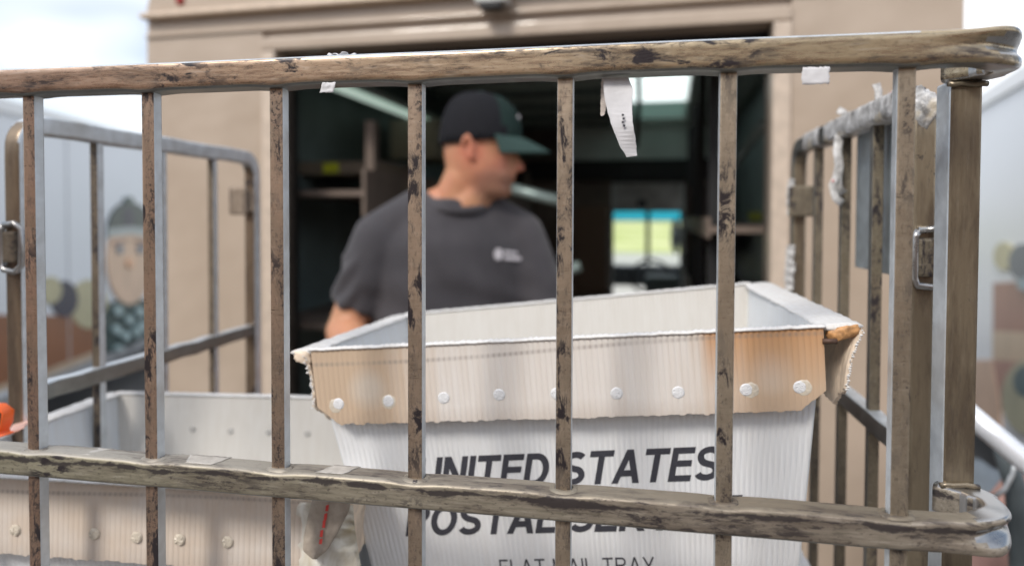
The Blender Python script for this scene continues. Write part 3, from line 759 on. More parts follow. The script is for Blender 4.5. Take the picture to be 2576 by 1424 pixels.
# rusty wire end poking out of the right fold
bm = sweep([(W1/2-.002, -D1/2-.008, -.0150), (W1/2+.0095, -D1/2-.0085, -.0158)], tube_prof(.0024, 8)); obj('wire_end', bm, M['wire'], tub1)

rv2 = [(x, -.045+.0008*math.sin(x*70), None) for x in (-.17, -.128, -.086, -.018, .030, .078, .128, .175)]
rv2 = [(-.088, -.047, None), (-.008, -.0455, None), (.034, -.0460, None), (.076, -.0455, None), (.122, -.0450, None), (.172, -.045, None)]
tub2, rz2 = make_tub('white mail tub with brown rimmed lip and pale rivets behind the lower left bars', (-.497, .702, EYE-.250), (0, 0, .075), .425, .300, .29, .002, 'pl_flap2', (.004, .014), rv2)
# inner rivet marks on the far wall of the left tub
for k in range(6):
    bm = bmesh.new(); bmesh.ops.create_cone(bm, cap_ends=True, segments=14, radius1=.0048, radius2=.0035, depth=.002, matrix=Matrix.Rotation(R(90), 4, 'X'))
    obj('inner_rivet', bm, plain('grey_rivet', (.50, .48, .45), .5), tub2, mw=Matrix.Translation((-.150+.055*k, .150-.13*.045-.0028, -.045)))
# crumpled film liner end with red print between the two tubs
liner = empty('plastic_liner', 'crumpled yellowed plastic liner with red print between the two tubs', 'plastic liner', tuple(px(815, 1320, .55)))
def crumple(pts_l, pts_r, Y, name, m, parent, amp=.006, n=26, k=12, seed=0, th=.0012):
    V = []; F = []
    inv = Matrix.Translation(-parent.location)
    for s in (0, 1):
        for i in range(n+1):
            t = i/n*(len(pts_l)-1); a = min(int(t), len(pts_l)-2); u = t-a
            L0 = Vector(pts_l[a])*(1-u)+Vector(pts_l[a+1])*u; R0 = Vector(pts_r[a])*(1-u)+Vector(pts_r[a+1])*u
            for j in range(k+1):
                w_ = j/k; q_ = L0*(1-w_)+R0*w_
                yo = Y+amp*mnoise.noise(Vector((w_*3, i*.18, seed)))+amp*.5*mnoise.noise(Vector((w_*8, i*.5, seed+3)))-amp*1.3*math.sin(w_*math.pi)
                p = px(q_.x, q_.y, yo+(th if s else 0)); V.append(tuple(p-parent.location))
    kk = (n+1)*(k+1)
    for i in range(n):
        for j in range(k):
            a = i*(k+1)+j; b = a+k+1
            F.append((a, a+1, b+1, b)); F.append((kk+a, kk+b, kk+b+1, kk+a+1))
    for i in range(n):
        a = i*(k+1); b = a+k+1; F.append((a, b, kk+b, kk+a)); a += k; b += k; F.append((a, kk+a, kk+b, b))
    return obj(name, (V, [], F), m, parent, True)
q = NT('yellowed_film'); v = q.coord((1, 1, .5)); a = q.noise(v, 22, 4, .6, 1.2)
q.set(Base_Color=q.mix(q.ramp(a, [(.3, 0), (.65, 1)]), (.42, .34, .20), (.76, .74, .68)), Roughness=.3); q.bump(a, .9, .004); M['yfilm'] = q.m
M['yellow_card'] = plain('grey_cardboard', (.40, .34, .28), .75, var=.12, scale=160, bump=.5)
crumple([(748, 1262), (742, 1330), (740, 1400), (735, 1500)], [(888, 1270), (893, 1330), (904, 1400), (925, 1500)], .562, 'liner_sheet', M['yfilm'], liner, .008, seed=2)
crumple([(790, 1240), (776, 1290), (764, 1350), (762, 1385), (786, 1406)], [(884, 1240), (880, 1280), (850, 1340), (822, 1385), (795, 1406)], .541, 'liner_label', M['yellow_card'], liner, .003, seed=6, n=18, k=8)
M['red_ink'] = plain('red_ink', (.60, .06, .05), .5, bump=0)
for k, (x, y, s) in enumerate(((822, 1278, 7), (818, 1300, 8), (814, 1318, 9), (808, 1342, 8), (806, 1362, 6))):
    p = [px(x-2, y-s, .5345), px(x+5, y-s-2, .5345), px(x+3, y+s, .5345), px(x-4, y+s, .5345)]
    bm = bmesh.new(); vs = [bm.verts.new(a-liner.location) for a in p]; f = bm.faces.new(vs)
    g = bmesh.ops.extrude_face_region(bm, geom=[f]); bmesh.ops.translate(bm, verts=[e for e in g['geom'] if isinstance(e, bmesh.types.BMVert)], vec=(0, .0004, 0))
    obj('red_print', bm, M['red_ink'], liner)
# lower tubs that carry the two upper ones
tub3, _ = make_tub('white mail tub underneath the lettered one, only its pale right rim showing', (-.060, .775, EYE-.4300), (0, 0.0, .03), .50, .31, .29, 0, 'pl_flap2', (.006, .022), (), detail=False)
tub4, _ = make_tub('white mail tub at the bottom of the left stack, below the rivetted one', (-.497, .716, EYE-.545), (0, 0, .06), .425, .300, .29, 0, 'pl_flap2', (.004, .008), (), detail=False)
# orange plastic clip on the left tub
clip = empty('orange_clip', 'orange plastic label holder on the left tub at the picture edge', 'label holder', tuple(px(20, 1080, .60)))
M['orange'] = plain('orange_plastic', (.85, .13, .02), .35, var=.05)
oc = -clip.location
path = [px(-30, 1018, .60)+oc, px(0, 1020, .60)+oc, px(20, 1035, .60)+oc, px(17, 1062, .60)+oc, px(8, 1082, .60)+oc, px(14, 1093, .60)+oc, px(34, 1086, .60)+oc]
bm = sweep(path, rrect(.0022, .014, .0008, 2), up=Vector((0, 1, 0))); obj('clip_body', bm, M['orange'], clip)
bm = bmesh.new(); vs = [bm.verts.new(px(x, y, Y)+oc) for x, y, Y in ((14, 1092, .60), (60, 1073, .60), (90, 1046, .68), (40, 1058, .68))]; f = bm.faces.new(vs)
g = bmesh.ops.extrude_face_region(bm, geom=[f]); bmesh.ops.translate(bm, verts=[e for e in g['geom'] if isinstance(e, bmesh.types.BMVert)], vec=(0, 0, -.0015)); bmesh.ops.recalc_face_normals(bm, faces=bm.faces)
obj('clip_tray', bm, plain('pink_plastic', (.80, .50, .42), .4), clip)

# ================================================================== DELIVERY VAN
van = empty('delivery_van', 'beige delivery van with its rear roll up door open on a dark shelved cargo bay', 'van', (-.425, 2.1, 0), (0, 0, -.046))
def vp(name, dims, m, bev=.0, parent=None): return boxo(name, dims, m, parent or van, bev)
q = NT('beige_van_paint'); v = q.coord(); a = q.noise(v, 3.5, 4); b = q.noise(v, 90, 3)
q.set(Base_Color=q.mix(q.ramp(a, [(.3, 0), (.7, 1)]), (.41, .325, .25), (.46, .37, .29)), Roughness=q.math('ADD', q.math('MULTIPLY', a, .2), .26), Coat_Weight=.25); q.bump(q.math('ADD', q.math('MULTIPLY', q.noise(v, 4.5, 2), 1.0), q.math('MULTIPLY', b, .02)), .35, .03); M['van'] = q.m
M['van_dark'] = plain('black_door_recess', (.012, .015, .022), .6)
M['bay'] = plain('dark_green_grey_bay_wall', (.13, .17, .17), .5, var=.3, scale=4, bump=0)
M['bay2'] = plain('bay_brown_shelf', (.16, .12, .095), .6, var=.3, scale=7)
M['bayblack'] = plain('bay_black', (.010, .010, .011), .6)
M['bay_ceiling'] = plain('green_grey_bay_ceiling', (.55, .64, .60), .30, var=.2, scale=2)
ox = .035                                           # van centre lies left of the measured datum
XL, XR = -1.333+ox, 1.260+ox
OL, OR, OT = -.820+ox, .772+ox, EYE+.557            # door opening
FL = .02                                            # floor height
LEN = 6.0; ZR = EYE+.70
vp('rear_panel_left', (XL, OL-.05, 0, .05, -.2, EYE+.632), M['van']).name = 'rear_panel'
vp('rear_panel', (OR+.05, XR, 0, .05, -.2, EYE+.632), M['van'])
for s, (a, b) in ((-1, (OL-.05, OL)), (1, (OR, OR+.05))):
    vp('door_jamb', (a, b, -.012, .14, FL, OT+.002), M['jamb'] if 'jamb' in M else plain('pale_jamb', (.56, .46, .37), .35), .006)
vp('door_header', (OL-.05, OR+.05, -.014, .10, OT+.003, EYE+.603), M['van'], .008)
vp('header_panel', (XL, XR, .012, .06, EYE+.604, EYE+.640), M['van'])
vp('gutter_ledge', (XL-.004, XR+.004, -.035, .05, EYE+.692, EYE+.712), plain('van_paint_pale', (.60, .48, .37), .3), .007)
vp('upper_band', (XL, XR, .004, .055, EYE+.641, EYE+.691), M['van'])
vp('band_moulding', (XL, XR, -.010, .012, EYE+.630, EYE+.6405), M['van'], .004)
# roof cap with rounded corners: profile swept along the length
rp_ = []
rc = .14
for cx, a0, a1 in ((XR-rc, 0, 90), (XL+rc, 90, 180)):
    for k in range(9):
        a = R(a0+(a1-a0)*k/8); rp_.append((cx+rc*math.cos(a), EYE+.712+.10*math.sin(a)*1.5))
prof = [(XR, EYE+.706)]+rp_+[(XL, EYE+.706)]
bm = bmesh.new(); ra = [bm.verts.new((x, .0, z)) for x, z in prof]; rb = [bm.verts.new((x, LEN, z)) for x, z in prof]
HX0, HX1, HY0, HY1 = .235, .64, 1.68, 3.85
bm.faces.new(ra[::-1]); bm.faces.new(rb)
for i in range(len(prof)-1):
    if i == 9: continue                              # the flat top is made in pieces round the hatch
    bm.faces.new((ra[i], ra[i+1], rb[i+1], rb[i])).smooth = True
xa, xb, zt = XL+rc, XR-rc, EYE+.712+.15
for (a, b, c, d) in ((xa, xb, 0, HY0), (xa, xb, HY1, LEN), (xa, HX0, HY0, HY1), (HX1, xb, HY0, HY1)):
    bm.faces.new([bm.verts.new(p) for p in ((a, c, zt), (b, c, zt), (b, d, zt), (a, d, zt))])
obj('roof_cap', bm, M['van'], van)
for xa_, xb_ in ((XL-.001, XL+.05), (XR-.05, XR+.001)):
    vp('side_panel', (xa_, xb_, .051, 4.30, -.2, EYE+.690), M['van']); vp('cab_door', (xa_, xb_, 4.302, LEN, -.2, EYE-.40), M['van']); vp('door_pillar', (xa_, xb_, 5.5, LEN, EYE-.399, EYE+.690), M['van'])
vp('rear_bumper', (XL, XR, -.12, 0, -.32, -.12), plain('bumper_steel', (.06, .06, .06), .5, .3), .01)
vp('rear_step', (OL, OR, -.10, 0, -.119, -.02), M['zinc_dark'], .004)
for x in (XL+.35, XR-.35):
    for y in (1.3, 5.0):
        bm = bmesh.new(); bmesh.ops.create_cone(bm, cap_ends=True, segments=32, radius1=.40, radius2=.40, depth=.24, matrix=Matrix.Translation((x, y, GZ+.40)) @ Matrix.Rotation(R(90), 4, 'Y'))
        wh = obj('wheel', bm, plain('tyre_rubber', (.025, .025, .025), .8), van)
# rear camera housing and red marker lamp
hc = px(1240, 18, 2.06)
def to_van(p): return van_inv @ p
bpy.context.view_layer.update(); van_inv = van.matrix_world.inverted()
c = to_van(hc)
bm = bmesh.new(); box(bm, c.x-.050, c.x+.050, -.075, -.004, EYE+.652, EYE+.705, bev=.008); hb = obj('camera_housing', bm, plain('white_housing', (.62, .62, .60), .4), van)
bm = bmesh.new(); box(bm, c.x-.032, c.x+.034, -.085, -.050, EYE+.630, EYE+.651, bev=.004); obj('camera_lens', bm, M['bayblack'], hb)
bm = bmesh.new(); bmesh.ops.create_uvsphere(bm, u_segments=20, v_segments=12, radius=.017); bmesh.ops.scale(bm, vec=(1, .6, 1), verts=bm.verts)
lm = obj('marker_lamp', bm, plain('red_lens', (.30, .015, .015), .25, bump=0), van, True); lm.location = (-1.1935+ox, -.004, EYE+.756)
# vertical seams and door edge strip left of the opening
# interior ---------------------------------------------------------------
IL, IR, CZ, BY = -1.02+ox, 1.00+ox, EYE+.80, 4.0
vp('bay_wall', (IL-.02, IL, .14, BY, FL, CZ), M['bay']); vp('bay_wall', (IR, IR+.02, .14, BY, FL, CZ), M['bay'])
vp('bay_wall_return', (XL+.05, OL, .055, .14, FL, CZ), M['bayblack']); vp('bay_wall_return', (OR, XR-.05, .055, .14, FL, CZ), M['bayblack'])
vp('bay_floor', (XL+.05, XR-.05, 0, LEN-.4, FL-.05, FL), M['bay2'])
bm = bmesh.new()
for (a, b, c_, d) in ((IL, IR, .10, HY0), (IL, IR, HY1, BY), (IL, HX0, HY0, HY1), (HX1, IR, HY0, HY1)):
    box(bm, a, b, c_, d, CZ, CZ+.02)
obj('bay_ceiling', bm, M['bay_ceiling'], van)
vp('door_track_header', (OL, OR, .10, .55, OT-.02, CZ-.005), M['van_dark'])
# frosted roof panel over the hatch
q = NT('frosted_roof_panel'); q.set(Base_Color=(.9, .93, .9), Roughness=.6); tr = q.n('BsdfTranslucent'); tr.inputs['Color'].default_value = (.9, .95, .92, 1); q.l(tr.outputs[0], q.t.nodes['Material Output'].inputs['Surface'])
vp('skylight', (HX0, HX1, HY0, 3.0, zt-.02, zt-.017), q.m)
q2 = NT('added_dim_roof_panel'); tr2 = q2.n('BsdfTranslucent'); tr2.inputs['Color'].default_value = (.26, .33, .30, 1); q2.l(tr2.outputs[0], q2.t.nodes['Material Output'].inputs['Surface'])
vp('skylight', (HX0, HX1, 3.01, HY1, zt-.02, zt-.017), q2.m)  # second roof panel added to brighten the far ceiling and bulkhead
# rows of roof bows
for k in range(7): vp('roof_bow', (IL, HX0-.05 if HY0-.1 < .5+k*.52 < HY1+.1 else IR, .60+k*.52, .63+k*.52, CZ-.035, CZ-.002), M['bay'])
# lit strip lamps on both upper walls
q = NT('strip_lamp_tube'); q.set(Base_Color=(.8, .9, .85), Emission_Color=(.72, .92, .80), Emission_Strength=.32); M['strip'] = q.m
def strip(x, y0, y1, z): 
    h = vp('strip_lamp', (x-.03, x+.03, y0, y1, z, z+.03), M['bay_ceiling'], .005)
    obj('lamp_tube', sweep([(x, y0+.03, z-.012), (x, y1-.03, z-.012)], tube_prof(.017, 12)), M['strip'], h)
strip(-.79+ox, .12, 2.15, EYE+.52)
q = NT('dim_strip'); q.set(Base_Color=(.30, .36, .35), Roughness=.25); 
obj('grab_rail', sweep([(.83+ox, .65, EYE+.350), (.83+ox, 1.75, EYE+.28)], tube_prof(.020, 12)), q.m, van)
# shelving: left
def shelf(x0, x1, y0, y1, z, lip=.07, m=None):
    bm = bmesh.new(); box(bm, x0, x1, y0, y1, z-.02, z); box(bm, x1 if x1 < 0 else x0-.012, x1+.012 if x1 < 0 else x0, y0, y1, z-lip*.55, z+lip*.45)
    return obj('shelf', bm, m or M['bay2'], van)
shelf(IL, -.60+ox, .20, 3.3, EYE+.095, .17); shelf(IL, -.60+ox, .20, 3.3, EYE-.40, .08); shelf(.62+ox, IR, .25, 3.6, EYE-.03, .07); shelf(.62+ox, IR, .25, 3.6, EYE-.45)
for y in (.30, 1.25, 2.2, 3.2):
    vp('shelf_upright', (-.635+ox, -.60+ox, y, y+.04, FL, EYE+.36), M['bay2']); vp('shelf_upright', (.62+ox, .655+ox, y+.1, y+.14, FL, CZ-.1), M['bayblack'])
# bulkhead with doorway to the cab
DX0, DX1, DZ = -.010+ox, .612+ox, EYE+.305
vp('bulkhead', (XL+.05, DX0, BY, BY+.04, FL, CZ), plain('bulkhead_brown', (.17, .13, .105), .6, var=.4, scale=3)); vp('bulkhead', (DX1, XR-.05, BY, BY+.04, FL, CZ), M['bay2'])
vp('bulkhead_header', (DX0, DX1, BY, BY+.04, DZ, CZ), M['bayblack'])
vp('header_beam', (IL, IR, BY-.08, BY-.01, EYE+.33, EYE+.50), M['bayblack'])
vp('header_sheet', (-.35, .95, BY-.06, BY-.02, EYE+.505, CZ), plain('pale_header_sheet', (.74, .82, .78), .5, var=.15, scale=3))
for x_ in (DX0-.002, DX1-.018): vp('doorway_trim', (x_, x_+.020, BY-.012, BY-.001, FL, DZ), plain('pale_door_trim', (.62, .66, .66), .4))
# cab: ceiling, windscreen surround, dash, seat, mirror
q = NT('windscreen_glass'); q.set(Base_Color=(.95, 1, .98), Roughness=.02, Transmission_Weight=1.0, IOR=1.02); M['glass'] = q.m
q = NT('cyan_sun_strip'); q.set(Base_Color=(.03, .34, .42), Roughness=.05, Transmission_Weight=1.0, IOR=1.02); M['cyan'] = q.m
WY = 5.35
WT, WB = EYE+.060, EYE-.50
vp('cab_header', (XL+.05, XR-.05, WY-.04, WY, WT, EYE+.70), plain('cab_grey', (.50, .52, .48), .5, var=.3, scale=6))
vp('cab_lining', (XL+.05, XR-.05, BY+.05, WY-.05, EYE+.46, EYE+.50), plain('cab_lining_grey', (.22, .23, .21), .6))
vp('windscreen', (-.6, 1.05, WY-.012, WY-.006, WB, WT-.096), M['glass']); vp('sun_strip', (-.6, 1.05, WY-.012, WY-.006, WT-.095, WT), M['cyan'])
vp('screen_divider', (.245+ox, .290+ox, WY-.05, WY-.02, WB, WT), M['bayblack'])
vp('screen_pillar', (XL+.05, -.62, WY-.06, WY, FL, WT), M['bayblack']); vp('screen_pillar', (.60+ox, XR-.05, WY-.06, WY-.02, FL, WT), M['bayblack'])
vp('dashboard', (XL+.05, XR-.05, 4.95, WY-.06, EYE-.70, WB-.001), plain('dash_grey', (.16, .19, .21), .5, var=.4, scale=14))
bm = bmesh.new(); vsb = sweep([(.35+.19*math.cos(R(a)), 4.85+.05*math.sin(R(a)), EYE-.60+.17*math.sin(R(a))) for a in range(0, 361, 15)], tube_prof(.014, 8), up=Vector((.01, 1, 0))); obj('steering_wheel', vsb, M['bayblack'], van)
bm = bmesh.new(); bmesh.ops.create_uvsphere(bm, u_segments=24, v_segments=14, radius=1); bmesh.ops.scale(bm, vec=(.052, .03, .20), verts=bm.verts)
mi = obj('wing_mirror', bm, plain('white_mirror', (.75, .78, .8), .3), van, True); mi.location = (.555+ox, WY+.18, EYE-.20)
vp('driver_seat', (.30, .62, 4.35, 4.75, EYE-.75, EYE-.55), M['bay'], .04)
vp('fan_bracket', (.20, .28, WY-.14, WY-.05, EYE+.10, EYE+.19), M['bayblack'], .02)
# hanging strap in front of the ceiling
bm = sweep([tuple(to_van(px(1606, 180, 2.7))), tuple(to_van(px(1608, 250, 2.7))), tuple(to_van(px(1606, 320, 2.7))), tuple(to_van(px(1600, 372, 2.7)))], tube_prof(.009, 8), up=Vector((0, 1, 0))); obj('door_pull_strap', bm, M['bayblack'], van)

# loads on the shelves (things of their own)
def thing_box(name, label, cat, pxr, Y, dep, m, group=None, lid=None):
    a = px(pxr[0], pxr[3], Y); b = px(pxr[2], pxr[1], Y)
    e = empty(name, label, cat, ((a.x+b.x)/2, Y+dep/2, a.z), (0, 0, -.046), group)
    wx = (b.x-a.x)/2; h = b.z-a.z
    bm = bmesh.new(); box(bm, -wx, wx, -dep/2, dep/2, 0, h, bev=min(.006, h*.1)); obj('box_body', bm, m, e)
    return e, wx, h
e, wx, h = thing_box('parcel_tray', 'low brown parcel tray with a yellow tag on the left van shelf', 'parcel tray', (742, 405, 962, 440), 2.62, .45, plain('brown_card', (.20, .16, .12), .8))
bm = bmesh.new(); box(bm, -wx+.135, -wx+.205, -.2275, -.2255, h*.12, h*.88); obj('yellow_tag', bm, plain('yellow_tag', (.55, .58, .03), .5), e)
thing_box('cardboard_box', 'pale grey carton high on the left van shelf beside the cap', 'carton', (985, 300, 1100, 400), 3.3, .4, plain('pale_card', (.45, .45, .36), .8), 'cartons stacked in the van')
thing_box('cardboard_box', 'brown carton at the far end of the van, left of the cab doorway', 'carton', (1445, 520, 1532, 735), 5.4, .5, plain('brown_carton', (.12, .075, .05), .8), 'cartons stacked in the van')
thing_box('cardboard_box', 'dark carton at the far end of the van, right of the cab doorway', 'carton', (1728, 470, 1800, 640), 5.3, .5, plain('dark_carton', (.06, .035, .03), .8), 'cartons stacked in the van')
thing_box('mail_bundle', 'grey bundle of mail on the right van shelf', 'mail bundle', (1735, 545, 1800, 585), 4.3, .3, plain('grey_mail', (.16, .15, .16), .7))
thing_box('yellow_box', 'small yellow box on the right van shelf near the door', 'small box', (1890, 533, 1920, 556), 3.0, .1, plain('dull_yellow', (.30, .33, .04), .6))
# round steel rails of a folded cart inside the van, right of the man
rail_e = empty('cargo_bar', 'pale steel cargo bar behind the man in the van', 'cargo bar', tuple(px(1330, 480, 2.6)))
M['palesteel'] = zinc('pale_steel_bar', (.50, .62, .58), .35, .5)
obj('bar_tube', sweep([px(1262, 468, 2.6)-rail_e.location, px(1430, 512, 2.6)-rail_e.location], tube_prof(.022, 12)), M['palesteel'], rail_e)
re2 = empty('cargo_bar', 'short pale steel bar end beside the hip of the man', 'cargo bar', tuple(px(1380, 690, 2.5)))
obj('bar_tube', sweep([px(1362, 700, 2.5)-re2.location, px(1460, 670, 2.5)-re2.location], tube_prof(.020, 12)), M['palesteel'], re2)

# ================================================================== THE MAN
def hull(bm, pts):
    vs = [bm.verts.new(p) for p in pts]; r = bmesh.ops.convex_hull(bm, input=vs)
    junk = list({g for g in r['geom_interior'] if isinstance(g, bmesh.types.BMVert)}); bmesh.ops.delete(bm, geom=junk, context='VERTS')
def sph(c_, r, n=10):
    c_ = Vector(c_); out = []
    rr = r if isinstance(r, (tuple, Vector)) else (r, r, r)
    for i in range(n+1):
        th = math.pi*i/n
        for j in range(2*n if 0 < i < n else 1):
            ph = math.pi*j/n; out.append(c_+Vector((rr[0]*math.sin(th)*math.cos(ph), rr[1]*math.sin(th)*math.sin(ph), rr[2]*math.cos(th))))
    return out
def cap(bm, a, b, ra, rb): hull(bm, sph(a, ra)+sph(b, rb))
def ell_ring(c_, rx, ry, yaw, n=20, tilt=0):
    return [Vector(c_)+Vector((rx*math.cos(t)*math.cos(yaw)-ry*math.sin(t)*math.sin(yaw), rx*math.cos(t)*math.sin(yaw)+ry*math.sin(t)*math.cos(yaw), tilt*math.cos(t))) for t in [2*math.pi*k/n for k in range(n)]]
def loft(bm, rings):
    R_ = [[bm.verts.new(p) for p in r] for r in rings]; n = len(R_[0])
    for a, b in zip(R_, R_[1:]):
        for k in range(n): bm.faces.new((a[k], a[(k+1) % n], b[(k+1) % n], b[k]))
    bm.faces.new(R_[0][::-1]); bm.faces.new(R_[-1])
def remeshed(bm, voxel, smooth_it, disp=None):
    bmesh.ops.recalc_face_normals(bm, faces=bm.faces)
    me = bpy.data.meshes.new('t'); bm.to_mesh(me); bm.free(); o = bpy.data.objects.new('t', me); C.objects.link(o)
    rm = o.modifiers.new('r', 'REMESH'); rm.mode = 'VOXEL'; rm.voxel_size = voxel
    sm = o.modifiers.new('s', 'SMOOTH'); sm.iterations = smooth_it; sm.factor = .5
    dg = bpy.context.evaluated_depsgraph_get(); me2 = bpy.data.meshes.new_from_object(o.evaluated_get(dg)); bpy.data.objects.remove(o)
    if disp:
        me2.update(); ns = [v.normal.copy() for v in me2.vertices]
        for v, n_ in zip(me2.vertices, ns): v.co = v.co + n_*disp(v.co)
    me2.shade_smooth(); return me2
PY = 1.72
def PW(x, y, z): return Vector((x, y, z+EYE))
BYAW = R(24)                                        # chest turned to the right of the camera
def bp(x, y, z):                                     # body frame: x across (viewer's right +), y back, z above eye level
    return Vector((-.478+x*math.cos(BYAW)-y*math.sin(BYAW), PY+x*math.sin(BYAW)+y*math.cos(BYAW), z+EYE))
HC = Vector((-.398, PY, EYE+.176)); HYAW = R(4)   # head centre at eye height
HM = Matrix.Translation(HC) @ Matrix.Rotation(HYAW, 4, 'Z') @ Matrix.Rotation(R(5), 4, 'Y')
def head_rings():
    T = [(-.127, .048, -.005, .020), (-.120, .076, -.030, .036), (-.108, .087, -.055, .047), (-.094, .087, -.066, .054), (-.084, .084, -.072, .058),
         (-.077, .091, -.077, .061), (-.071, .0885, -.080, .063), (-.064, .094, -.083, .065), (-.054, .089, -.087, .067), (-.035, .088, -.092, .070),
         (-.015, .087, -.096, .072), (.0, .085, -.098, .073), (.012, .090, -.100, .0745), (.022, .0965, -.101, .076), (.045, .096, -.102, .078), (.07, .090, -.098, .077), (.095, .072, -.082, .066), (.112, .045, -.055, .045), (.121, .01, -.02, .015)]
    out = []
    for z, xf, xb, w_ in T:
        ring = []; cx = (xf+xb)/2; rx = (xf-xb)/2
        for k in range(36):
            t = 2*math.pi*k/36; ct, st = math.cos(t), math.sin(t)
            e = .80 if ct > 0 else .95
            x = cx+rx*math.copysign(abs(ct)**e, ct); y = w_*math.copysign(abs(st)**e, st)
            if ct > .3 and -.02 < z < .012: x -= .007*math.exp(-((abs(y)-.031)/.016)**2)     # eye sockets
            if ct > .2 and -.075 < z < -.025: x -= .004*math.exp(-((abs(y)-.040)/.014)**2)
            ring.append(Vector((x, y, z)))
        out.append(ring)
    return out
bm = bmesh.new(); loft(bm, head_rings())
hull(bm, [Vector(p) for p in ((.088, .006, .006), (.088, -.006, .006), (.104, .006, -.018), (.104, -.006, -.018), (.117, .008, -.038), (.117, -.008, -.038), (.118, 0, -.046), (.108, .013, -.050), (.108, -.013, -.050), (.084, .017, -.052), (.084, -.017, -.052), (.08, .012, 0), (.08, -.012, 0))])
hull(bm, sph((.088, 0, -.062), (.010, .024, .006), 8)); hull(bm, sph((.086, 0, -.0765), (.0095, .021, .0055), 8)); hull(bm, sph((.078, 0, -.104), (.013, .020, .013), 8))
for s in (-1, 1):
    hull(bm, sph((.082, s*.030, -.002), (.010, .014, .009), 8))       # eyeballs under the lids
    hull(bm, sph((.086, s*.030, .017), (.010, .021, .006), 8))        # brow ridge
    # ear: rim plus lobe
    for a in range(-60, 200, 26):
        p = Vector((-.012-.013*math.cos(R(a))*-1*.9-.010, s*.081+s*.006*math.sin(R(a)*.5), -.002+.025*math.sin(R(a)))); hull(bm, sph(p, .0062, 6))
    hull(bm, sph((-.012, s*.075, -.006), (.012, .007, .024), 8)); hull(bm, sph((-.008, s*.078, -.030), (.008, .005, .009), 8))
bmesh.ops.transform(bm, matrix=HM, verts=bm.verts)
# neck and trapezius
cap(bm, HC+Vector((-.035, .0, -.07)), bp(.020, .012, .035), .060, .066)
cap(bm, HC+Vector((-.005, .0, -.09)), bp(.035, -.015, .020), .050, .058)
cap(bm, bp(.02, .02, .05), bp(-.10, .02, .0), .050, .045); cap(bm, bp(.02, .02, .05), bp(.13, .02, .0), .050, .045)
# trunk, hips, legs
loft(bm, [ell_ring(bp(.0, .01, z), rx, ry, BYAW) for z, rx, ry in ((-.72, .14, .095), (-.62, .165, .11), (-.50, .155, .105), (-.40, .16, .105), (-.25, .175, .11), (-.12, .185, .11), (-.04, .17, .09), (.02, .10, .07))])
SL, ELB, HND = bp(-.180, .015, -.060), px(872, 835, 1.62), px(985, 1010, 1.30)
SR, ELR, HNR = bp(.185, .015, -.055), PW(-.200, 1.78, -.36), PW(-.22, 1.47, -.46)
for S_, E_, H_ in ((SL, ELB, HND), (SR, ELR, HNR)):
    cap(bm, S_, E_, .058, .050); cap(bm, E_, E_+(H_-E_)*.45, .052, .045); cap(bm, E_+(H_-E_)*.4, E_+(H_-E_)*.93, .043, .027)
    d = (H_-E_).normalized(); sd_ = d.cross(Vector((0, 0, 1))).normalized(); up_ = sd_.cross(d)
    hull(bm, sph(H_, .024, 6)+sph(H_+d*.06+sd_*.028, .012, 6)+sph(H_+d*.06-sd_*.028, .012, 6))      # palm
    for k, (o_, L_) in enumerate(((-.030, .062), (-.010, .075), (.010, .070), (.029, .055))):
        b_ = H_+d*.065+sd_*o_; c2 = b_+d*L_*.5-up_*.006; e_ = c2+d*L_*.35-up_*L_*.35; cap(bm, b_, c2, .0095, .0085); cap(bm, c2, e_, .0085, .0072)
    sgn = 1 if S_ is SL else -1
    th = H_+sd_*.028*sgn+d*.012; t2 = th+sd_*.022*sgn+d*.03; cap(bm, th, t2, .012, .010); cap(bm, t2, t2+d*.028, .010, .0085)
for s in (-1, 1):
    hip = bp(s*.085, .01, -.68); kn = bp(s*.10, -.01, -1.03); an = bp(s*.11, .03, -1.42)
    cap(bm, hip, kn, .082, .055); cap(bm, kn, an, .056, .038); cap(bm, an, an+Vector((0, -.0, -.04)), .038, .035)
body_me = remeshed(bm, .0055, 4)
q = NT('skin'); v = q.coord(); a = q.noise(v, 28, 4); b = q.noise(v, 6, 3)
c = q.mix(q.ramp(a, [(.3, 0), (.7, 1)]), (.46, .215, .115), (.56, .29, .16)); c = q.mix(q.ramp(b, [(.45, 0), (.7, .5)]), c, (.52, .16, .11))
def near(c0, r0, r1, amt):
    g = q.n('NewGeometry'); d = q.n('VectorMath', operation='DISTANCE'); q.l(g.outputs['Position'], d.inputs[0]); d.inputs[1].default_value = tuple(HM @ Vector(c0)); return q.step(q.math('ADD', d.outputs['Value'], q.math('MULTIPLY', q.math('SUBTRACT', a, .5), .03)), r0, r1, amt, 0)
c = q.mix(near((.045, -.045, -.095), .030, .062, .55), c, (.22, .13, .10))       # stubble on the jaw
c = q.mix(near((.08, 0, -.085), .018, .040, .45), c, (.24, .13, .10))
c = q.mix(near((.110, 0, -.040), .008, .028, .6), c, (.60, .17, .12)); c = q.mix(near((-.012, -.08, -.01), .020, .045, .5), c, (.58, .17, .11)); c = q.mix(near((.07, -.05, -.03), .012, .034, .45), c, (.58, .19, .13))
c = q.mix(near((.082, -.032, .004), .010, .022, .5), c, (.20, .09, .07))  # eye socket shade put into the skin colour
q.set(Base_Color=c, Roughness=.5, Subsurface_Weight=.15, Subsurface_Radius=(.01, .004, .002), Subsurface_Scale=.5); M['skin'] = q.m
man = bpy.data.objects.new('person', body_me); C.objects.link(man); body_me.materials.append(M['skin'])
tag(man, 'man in charcoal T-shirt and dark green cap looking to the right at the open van', 'person')
